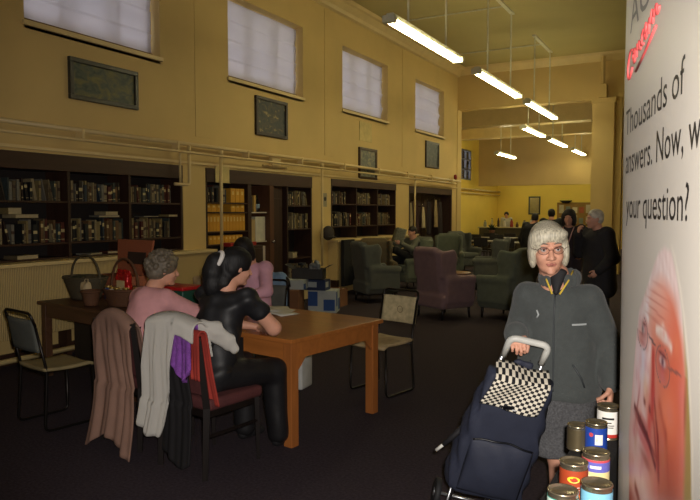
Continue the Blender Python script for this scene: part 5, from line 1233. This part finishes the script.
def line(body, s0, s1, z, size, mt, name):
    o = text(body, 0, 0, size, mt, name); me = o.data; xs = [v.co.x for v in me.vertices]; a, b_ = min(xs), max(xs); s0 *= KS; s1 *= KS
    for v in me.vertices:
        x = s0+(v.co.x-a)/(b_-a)*(s1-s0); v.co = bp(x, v.co.z+bz(z), .003)
    return o
CAP = .062*KS/.70
line('Thousands of', .118, .755, 1.812, CAP, INK, 'printed_text')
line('answers. Now, w', .128, .865, 1.716, CAP, INK, 'printed_text')
line('your question?', .15, .80, 1.606, CAP, INK, 'printed_text')
line('AGE', .16, .52, 2.055, CAP*1.35, mat('grey_print', (110, 108, 106), .5, var=0), 'logo_lettering')
t_ = MB(); RED = mat('red_print', (206, 84, 84), .5, var=0)
pts = []
def scr(ps, r=.0032):
    m = MB(); P = [bp(s*KS, bz(z), .003) for s, z in ps]
    Q = arc(P, .03, 4); m.tube(Q, r, 5); return m
script = [[(.215, 2.005), (.175, 2.015), (.135, 1.985), (.135, 1.95), (.17, 1.945), (.21, 1.965)], [(.235, 1.97), (.215, 1.985), (.225, 2.005), (.25, 2.0), (.25, 1.975), (.232, 1.97)], [(.27, 1.975), (.275, 2.01), (.278, 1.985), (.30, 2.012), (.31, 1.98), (.33, 1.985)], [(.36, 2.015), (.335, 2.01), (.332, 1.985), (.36, 1.985)], [(.37, 2.), (.39, 2.01), (.385, 2.025), (.37, 2.01), (.378, 1.985), (.41, 2.0)], [(.42, 1.99), (.425, 2.025), (.43, 2.005), (.455, 2.03)], [(.465, 1.998), (.47, 2.03), (.475, 2.005), (.50, 2.035), (.505, 2.), (.53, 2.015)], [(.26, 1.945), (.38, 1.962), (.5, 1.985)]]
for st in script: scr(st).build('logo_script', RED, BN, True)
# portrait printed on the vinyl
def portrait():
    s = np.linspace(.19, .93, 200); z = np.linspace(.20, 1.58, 330); S, Z = np.meshgrid(s, z)
    def g(cs, cz, rs, rz, rot=0., p=2.):
        c, q = math.cos(rot), math.sin(rot); a = ((S-cs)*c+(Z-cz)*q)/rs; b = (-(S-cs)*q+(Z-cz)*c)/rz; return np.exp(-(np.abs(a)**2+np.abs(b)**2)**(p/2))
    col = np.zeros(S.shape+(3,)); col[:] = (216, 138, 122)
    def mixc(w, c, k=1.): nonlocal col; w = np.clip(w*k, 0, 1)[..., None]; col = col*(1-w)+np.array(c, float)*w
    rnd = np.random.RandomState(2)
    mixc(g(.38, 1.25, .13, .25), (240, 214, 216), 1.2); mixc(g(.70, 1.32, .10, .3), (210, 88, 60), .95); mixc(g(.60, 1.40, .13, .07), (226, 128, 100), .8)
    mixc(g(.55, 1.47, .13, .07), (240, 196, 182), .8); mixc(g(.34, 1.10, .10, .09), (232, 200, 194), .8); mixc(g(.62, 1.12, .1, .2), (196, 96, 70), .7)
    mixc(g(.50, 1.20, .025, .07), (206, 60, 50), .8); mixc(g(.48, 1.31, .022, .07), (240, 200, 196), .9); mixc(g(.46, 1.235, .035, .025), (230, 150, 140), .9)
    for a, b in ((.445, 1.222), (.505, 1.222)): mixc(g(a, b, .013, .008), (110, 30, 30), .9)
    mixc(g(.45, 1.155, .12, .010, -.05, 4), (120, 28, 34), .95); mixc(g(.45, 1.135, .09, .016, -.05, 3), (206, 96, 96), .8); mixc(g(.45, 1.175, .09, .012, -.05, 3), (198, 100, 96), .7)
    mixc(g(.36, 1.19, .008, .06, -.5), (160, 60, 56), .6); mixc(g(.57, 1.17, .009, .07, .5), (150, 50, 44), .8); mixc(g(.46, 1.06, .10, .045), (226, 160, 150), .8); mixc(g(.47, 1.105, .06, .012), (150, 60, 54), .7)
    def stroke(P, wd, c, k):
        for (x0, z0), (x1, z1) in zip(P, P[1:]):
            tt_ = np.clip(((S-x0)*(x1-x0)+(Z-z0)*(z1-z0))/((x1-x0)**2+(z1-z0)**2), 0, 1); mixc(np.exp(-(((S-x0-tt_*(x1-x0))**2+(Z-z0-tt_*(z1-z0))**2)/wd**2)), c, k)
    mixc(g(.41, 1.30, .05, .05), (226, 222, 238), .9); mixc(g(.44, 1.43, .06, .03), (240, 232, 242), .9); mixc(g(.68, 1.26, .07, .06), (238, 132, 92), .8); mixc(g(.72, 1.06, .08, .12), (150, 62, 42), .8)
    stroke([(.53, 1.34), (.535, 1.27), (.53, 1.22)], .016, (188, 46, 38), .9); stroke([(.495, 1.345), (.47, 1.29), (.45, 1.25)], .016, (248, 222, 222), .95); stroke([(.55, 1.25), (.59, 1.19), (.605, 1.12)], .009, (136, 34, 30), .85)
    stroke([(.60, 1.26), (.66, 1.22), (.69, 1.14)], .012, (176, 70, 50), .6); stroke([(.32, 1.175), (.40, 1.168), (.48, 1.160), (.57, 1.130)], .008, (104, 22, 28), 1.); mixc(g(.44, 1.035, .07, .03), (240, 200, 190), .9); stroke([(.35, 1.0), (.45, .975), (.6, .985), (.72, 1.03)], .012, (140, 54, 44), .8)
    stroke([(.35, 1.43), (.42, 1.418), (.47, 1.40)], .010, (244, 238, 240), .9); stroke([(.56, 1.395), (.62, 1.405), (.69, 1.385)], .010, (238, 222, 214), .9)
    for a, b in ((.405, 1.37), (.62, 1.345)):
        mixc(g(a, b, .05, .025), (160, 70, 70), .8); mixc(g(a, b, .030, .010, 0, 4), (216, 206, 210), .9); mixc(g(a, b, .011, .010), (40, 40, 56), 1.); mixc(g(a, b+.013, .036, .004, 0, 4), (80, 30, 40), .9)
        mixc(g(a, b-.03, .045, .008), (190, 110, 110), .7); mixc(g(a, b+.045, .055, .010, 0, 3), (226, 214, 208), .9)
        e = np.abs(np.sqrt(((S-a)/.062)**2+((Z-b+.008)/.036)**2)-1); mixc(np.exp(-(e/.035)**2), (90, 80, 90), .85)
    mixc(g(.512, 1.365, .045, .003, -.1, 6), (80, 70, 80), .9); mixc(g(.72, 1.35, .06, .003, .1, 6), (120, 80, 80), .8)
    for k in range(5): mixc(g(.54, 1.41+.018*k, .12, .0025, rnd.uniform(-.05, .05), 4), (190, 96, 84), .5)
    mixc(g(.80, 1.31, .028, .07, 0, 3), (222, 130, 112), .9); mixc(g(.80, 1.31, .010, .04), (150, 50, 46), .7)   # ear
    # hair: pale strands over the crown and down the far side
    d = ((S-.60)/.27)**2+((Z-1.25)/.29)**2; hw = np.clip((d-.62)/.2, 0, 1)*(Z > 1.36); strand = .5+.5*np.sin(120*(S-.56)+30*(Z-1.4)+2.5*np.sin(37*Z+20*S))*np.sin(63*Z-41*S)
    mixc(hw, (238, 226, 226), .9); mixc(hw*strand, (206, 176, 172), .5)
    rt = np.clip((S-.79+.25*np.clip(Z-1.35, 0, 1))/.025, 0, 1); mixc(rt, (152, 136, 70), .85)
    nk = np.clip((.98-Z)/.05, 0, 1); mixc(nk, (170, 70, 56), .85); mixc(nk*np.exp(-((S-.5)/.1)**2), (206, 120, 90), .7); mixc(np.clip((.78-Z)/.04, 0, 1), (196, 60, 56), .9)
    for k in range(60): mixc(g(rnd.uniform(.3, .8), rnd.uniform(1., 1.5), rnd.uniform(.01, .03), rnd.uniform(.01, .03)), (rnd.uniform(190, 235), rnd.uniform(90, 160), rnd.uniform(80, 140)), .25)
    PG = [(.30, .2), (.27, .93), (.245, 1.09), (.29, 1.229), (.325, 1.331), (.361, 1.403), (.44, 1.455), (.50, 1.50), (.56, 1.54), (.62, 1.556), (.68, 1.55), (.725, 1.51), (.77, 1.45), (.81, 1.37), (.835, 1.28), (.85, 1.18), (.84, 1.05), (.80, .93), (.93, .80), (.93, .2)]
    inside = np.zeros(S.shape, bool)
    for i in range(len(PG)):
        (xa_, za_), (xb_, zb_) = PG[i], PG[i-1]
        if za_ != zb_: inside ^= ((za_ > Z) != (zb_ > Z)) & (S < (xb_-xa_)*(Z-za_)/(zb_-za_)+xa_)
    inside_old = (((S-.555)/.285)**2+((Z-1.28)/.285)**2 < 1) | ((np.abs(S-.55) < .285-.11*np.clip((1.2-Z)/.3, 0, 1)) & (Z < 1.28) & (Z > .93)) | ((Z <= .93) & (np.abs(S-.57) < .24+.25*np.clip((.85-Z)/.1, 0, 1)))
    edge = inside.astype(float)
    for _ in range(8):
        e = edge.copy(); e[1:-1, 1:-1] = (edge[:-2, 1:-1]+edge[2:, 1:-1]+edge[1:-1, :-2]+edge[1:-1, 2:]+edge[1:-1, 1:-1])/5; edge = e
    w = np.clip(edge*1.6-.3, 0, 1)[..., None]; col = col*w+np.array((206, 200, 190.))*(1-w)
    keep = edge > .05
    m = MB(); idx = -np.ones(S.shape, int); idx[keep] = np.arange(keep.sum()); pos = [bp(a*KS, 1.62+(b-1.62)*KS, .0022) for a, b in zip(S[keep], Z[keep])]
    q = np.stack([idx[:-1, :-1], idx[:-1, 1:], idx[1:, 1:], idx[1:, :-1]], -1).reshape(-1, 4); q = q[(q >= 0).all(1)]
    me = bpy.data.meshes.new('portrait_print'); me.from_pydata([tuple(p) for p in pos], [], q.tolist()); me.update()
    at = me.color_attributes.new('print', 'FLOAT_COLOR', 'POINT'); c = col[keep]/255; c = np.where(c <= .04045, c/12.92, ((c+.055)/1.055)**2.4)
    at.data.foreach_set('color', np.concatenate([c, np.ones((len(c), 1))], 1).astype(np.float32).ravel())
    M = bpy.data.materials.new('portrait_ink'); M.use_nodes = True; b = M.node_tree.nodes['Principled BSDF']; a = M.node_tree.nodes.new('ShaderNodeVertexColor'); a.layer_name = 'print'
    M.node_tree.links.new(a.outputs['Color'], b.inputs['Base Color']); b.inputs['Roughness'].default_value = .45
    return link_mesh('portrait_print', me, M, BN, True)
portrait()

# display table under a black cloth
t = thing('display_table', 'narrow table under a black cloth beside the banner, carrying tins', 'table', (-.3, 2.0, 0))
m = MB(); m.prism([(-.09, -.75), (.22, -.75), (.038, .12), (.038, .65), (-.09, .65)], .05, .8); m.build('table_body', BLACKW, t)
m = MB()
pg = [(-.095, -.755), (.225, -.755), (.043, .12), (.043, .655), (-.095, .655)]; n = 90; ring = []
cum = [0]; 
for i in range(5): cum.append(cum[-1]+math.dist(pg[i], pg[(i+1) % 5]))
for k in range(n):
    q = cum[-1]*k/n; i = max(j for j in range(5) if cum[j] <= q); f_ = (q-cum[i])/(cum[i+1]-cum[i]); a, b_ = pg[i], pg[(i+1) % 5]; ring.append((a[0]+(b_[0]-a[0])*f_, a[1]+(b_[1]-a[1])*f_))
vs = []; fs = []; cx, cy = -.02, 0
for j, (z, e) in enumerate(((.815, -.004), (.81, 0), (.5, .3), (.02, .5))):
    for i, (x, y) in enumerate(ring):
        k = e*.012*math.sin(i*1.1)-abs(e)*.004; vs.append((x+k*(1 if x > cx else -1), y, z))
for j in range(3):
    for i in range(n): fs.append([j*n+i, j*n+(i+1) % n, (j+1)*n+(i+1) % n, (j+1)*n+i])
fs.append(list(range(n))[::-1]); m._add(vs, fs)
m.build('black_tablecloth', mat('black_tablecloth', (24, 22, 24), .85, bump=.2), t, True, solid=.003)
TIN = mat('tin_metal', (178, 166, 140), .25, .9, var=.05)
TZ = .8175
def tin(x, y, r, hgt, label, base, bands=(), words=(), rz=0., scale=1.):
    t = thing('food_tin', label, 'tin', (x, y, TZ), rz, 'tins of food on the display table')
    p = [(0, .003), (r-.004, .003), (r-.002, 0), (r+.001, .002), (r, .006)]
    k0, k1 = .10, .86
    p += [(r-.001, .008)]+[(r-.001+.0006*(i % 2), hgt*(.1+.8*i/12)) for i in range(13)]+[(r-.001, hgt-.008), (r+.001, hgt-.004), (r, hgt), (r-.003, hgt), (r-.004, hgt-.005), (r-.012, hgt-.005), (r-.014, hgt-.0065), (0, hgt-.0065)]
    m = MB(); m.lathe(p, seg=40); m.build('tin_can', TIN, t, True)
    m = MB(); m.lathe([(r+.0006, hgt*k0), (r+.0006, hgt*k1)], seg=40); m.f = m.f[:40]; m.mi = m.mi[:40]; lb = m.build('paper_label', base, t, True)
    for a, b, mt in bands:
        m = MB(); m.lathe([(r+.001, hgt*a), (r+.001, hgt*b)], seg=40); m.f = m.f[:40]; m.mi = m.mi[:40]; m.build('printed_band', mt, lb, True)
    face = math.atan2(-y, -x)-rz
    for kind, ang, z, sz, mt, arg in words:
        def on(u, v, e=.0016): a = face+ang+u/r; return Vector(((r+e)*math.cos(a), (r+e)*math.sin(a), z*hgt+v))
        if kind == 'oval': m = MB(); m.prism([(sz*math.cos(q*PI/12), sz*arg*math.sin(q*PI/12)) for q in range(24)], .0012, .0016, lambda a_, b_, e: on(a_, b_, e)); m.build('printed_oval', mt, lb)
        elif kind == 'rect': m = MB(); m.grid(6, 4, lambda u, v: on((u-.5)*sz, (v-.5)*arg)); m.build('printed_panel', mt, lb)
        else:
            cu = bpy.data.curves.new('w', 'FONT'); cu.body = arg; cu.size = sz; cu.align_x = 'CENTER'; o = bpy.data.objects.new('w', cu); COL.objects.link(o); bpy.context.view_layer.update()
            me = bpy.data.meshes.new_from_object(o.evaluated_get(bpy.context.evaluated_depsgraph_get())); bpy.data.objects.remove(o)
            for v in me.vertices: v.co = on(v.co.x, v.co.y, .0022)
            link_mesh('label_lettering', me, mt, lb)
    return t
c_ = lambda n, rgb: mat('ink_'+n, rgb, .45, var=.04)
WHT, YLW, REDI, BLUI, BRW = c_('white', (225, 222, 214)), c_('yellow', (232, 190, 50)), c_('red', (176, 50, 40)), c_('blue', (30, 64, 150)), c_('russet', (150, 60, 32))
def at(px, py, zt):        # floor-plan spot under a point seen at height zt
    f_, th_, ph_ = 660., math.atan(360/660), math.atan(38/660); R_ = Vector((math.cos(th_), math.sin(th_), 0)); F_ = Vector((-math.sin(th_), math.cos(th_), 0))
    d = R_*((px-350)/f_)+(Vector((0, 0, 1))*math.cos(ph_)+F_*math.sin(ph_))*((250-py)/f_)+F_*math.cos(ph_)-Vector((0, 0, 1))*math.sin(ph_); k = (zt-1.62)/d.z; return d.x*k, d.y*k
TINS = [(-.3102, 1.6407)]
x, y = at(563, 489, .925); tin(x, y, .0375, .107, 'turquoise labelled tin at the near corner of the display table', c_('turquoise', (60, 150, 140)), [(.66, .84, c_('pale_aqua', (190, 214, 200)))], [('rect', 0, .3, .03, WHT, .008), ('rect', .1, .2, .04, WHT, .004)])
x, y = at(574, 459, .94); tin(x, y, .0375, .118, 'russet red curry tin with a yellow oval, behind the turquoise tin', BRW, [(.1, .2, REDI)], [('oval', 0, .66, .016, YLW, .55), ('rect', 0, .66, .018, REDI, .005), ('text', 0, .42, .0125, WHT, 'Chicken Curry'), ('oval', .35, .24, .012, c_('orange', (206, 110, 50)), .7), ('oval', -.3, .2, .012, c_('orange', (0, 0, 0)), .7)])
x, y = at(577, 447, .90); tin(x-.035, y+.22, .034, .085, 'short tin with an unprinted silver side behind the curry tin', mat('tin_plain', (140, 126, 96), .3, .8))
x, y = at(597, 482, .93); tin(x, y, .0385, .112, 'sky blue tin at the near end of the display table, close against the banner', c_('sky', (120, 180, 206)), [(.1, .3, c_('sand', (206, 190, 150)))], [('rect', 0, .66, .035, WHT, .009), ('rect', .3, .38, .03, c_('pinkish', (206, 130, 120)), .03)])
x, y = at(596, 449, .935); tin(x, y, .0375, .112, 'tin with a violet band over a picture of cream coloured beans', c_('bean_cream', (214, 196, 140)), [(.55, .80, c_('violet', (92, 92, 170))), (.80, .86, c_('pinkred', (186, 70, 80)))], [('rect', .0, .68, .03, WHT, .008), ('oval', .3, .35, .007, c_('bean', (236, 222, 180)), .6), ('oval', -.2, .3, .007, c_('bean', (0, 0, 0)), .6), ('oval', .0, .42, .007, c_('bean', (0, 0, 0)), .6), ('oval', -.45, .42, .007, c_('bean', (0, 0, 0)), .6), ('oval', .1, .22, .007, c_('bean', (0, 0, 0)), .6)])
x, y = at(596.5, 420, .93); tin(x, y, .0345, .108, 'deep blue tin with a small yellow and white panel, third back along the table', BLUI, [(.10, .18, WHT)], [('rect', .25, .52, .024, WHT, .034), ('oval', .25, .52, .009, YLW, .9), ('oval', -.45, .66, .007, c_('pinkred', (0, 0, 0)), 1.)])
x, y = at(608.5, 404, .94); tin(x, y, .037, .12, 'white labelled tin hindmost, beside the banner edge', WHT, [(.1, .2, REDI)], [('rect', 0, .66, .04, INK, .007), ('rect', -.1, .54, .03, INK, .004), ('rect', 0, .46, .04, INK, .003), ('rect', 0, .4, .036, INK, .003)])

# ------------------------------------------------------------------ light and camera
w = bpy.data.worlds.new('World'); sc.world = w; w.use_nodes = True
bg = w.node_tree.nodes['Background']; bg.inputs['Color'].default_value = (.58, .58, .68, 1); bg.inputs['Strength'].default_value = 5.5
def area(name, loc, rot, sx, sy, e, col):
    l = bpy.data.lights.new(name, 'AREA'); l.shape = 'RECTANGLE'; l.size = sx; l.size_y = sy; l.energy = e; l.color = col
    o = bpy.data.objects.new(name, l); COL.objects.link(o); o.location = loc; o.rotation_euler = rot; return o
# the camera's own small flash
l = bpy.data.lights.new('camera_flash', 'SPOT'); l.energy = 430; l.color = (1., .93, .86); l.shadow_soft_size = .02; l.spot_size = math.radians(80); l.spot_blend = .6
o = bpy.data.objects.new('camera_flash', l); COL.objects.link(o)
f, th, ph = 660., math.atan(360/660), math.atan(38/660)
cam = bpy.data.cameras.new('camera'); co = bpy.data.objects.new('camera', cam); COL.objects.link(co)
cam.sensor_width = 36; cam.lens = 36*f/700; cam.clip_start = .05
co.location = (0, 0, 1.62); co.rotation_euler = (PI/2-ph, 0, th)
sc.camera = co
o.location = (.04, .02, 1.68); o.rotation_euler = co.rotation_euler
sc.view_settings.view_transform = 'Standard'; sc.view_settings.look = 'None'; sc.view_settings.gamma = 1; sc.view_settings.use_curve_mapping = False
sc.view_settings.exposure = 0.
sc.cycles.use_denoising = True
sc.cycles.max_bounces = 8
try: sc.cycles.sample_clamp_indirect = 4.
except Exception: pass
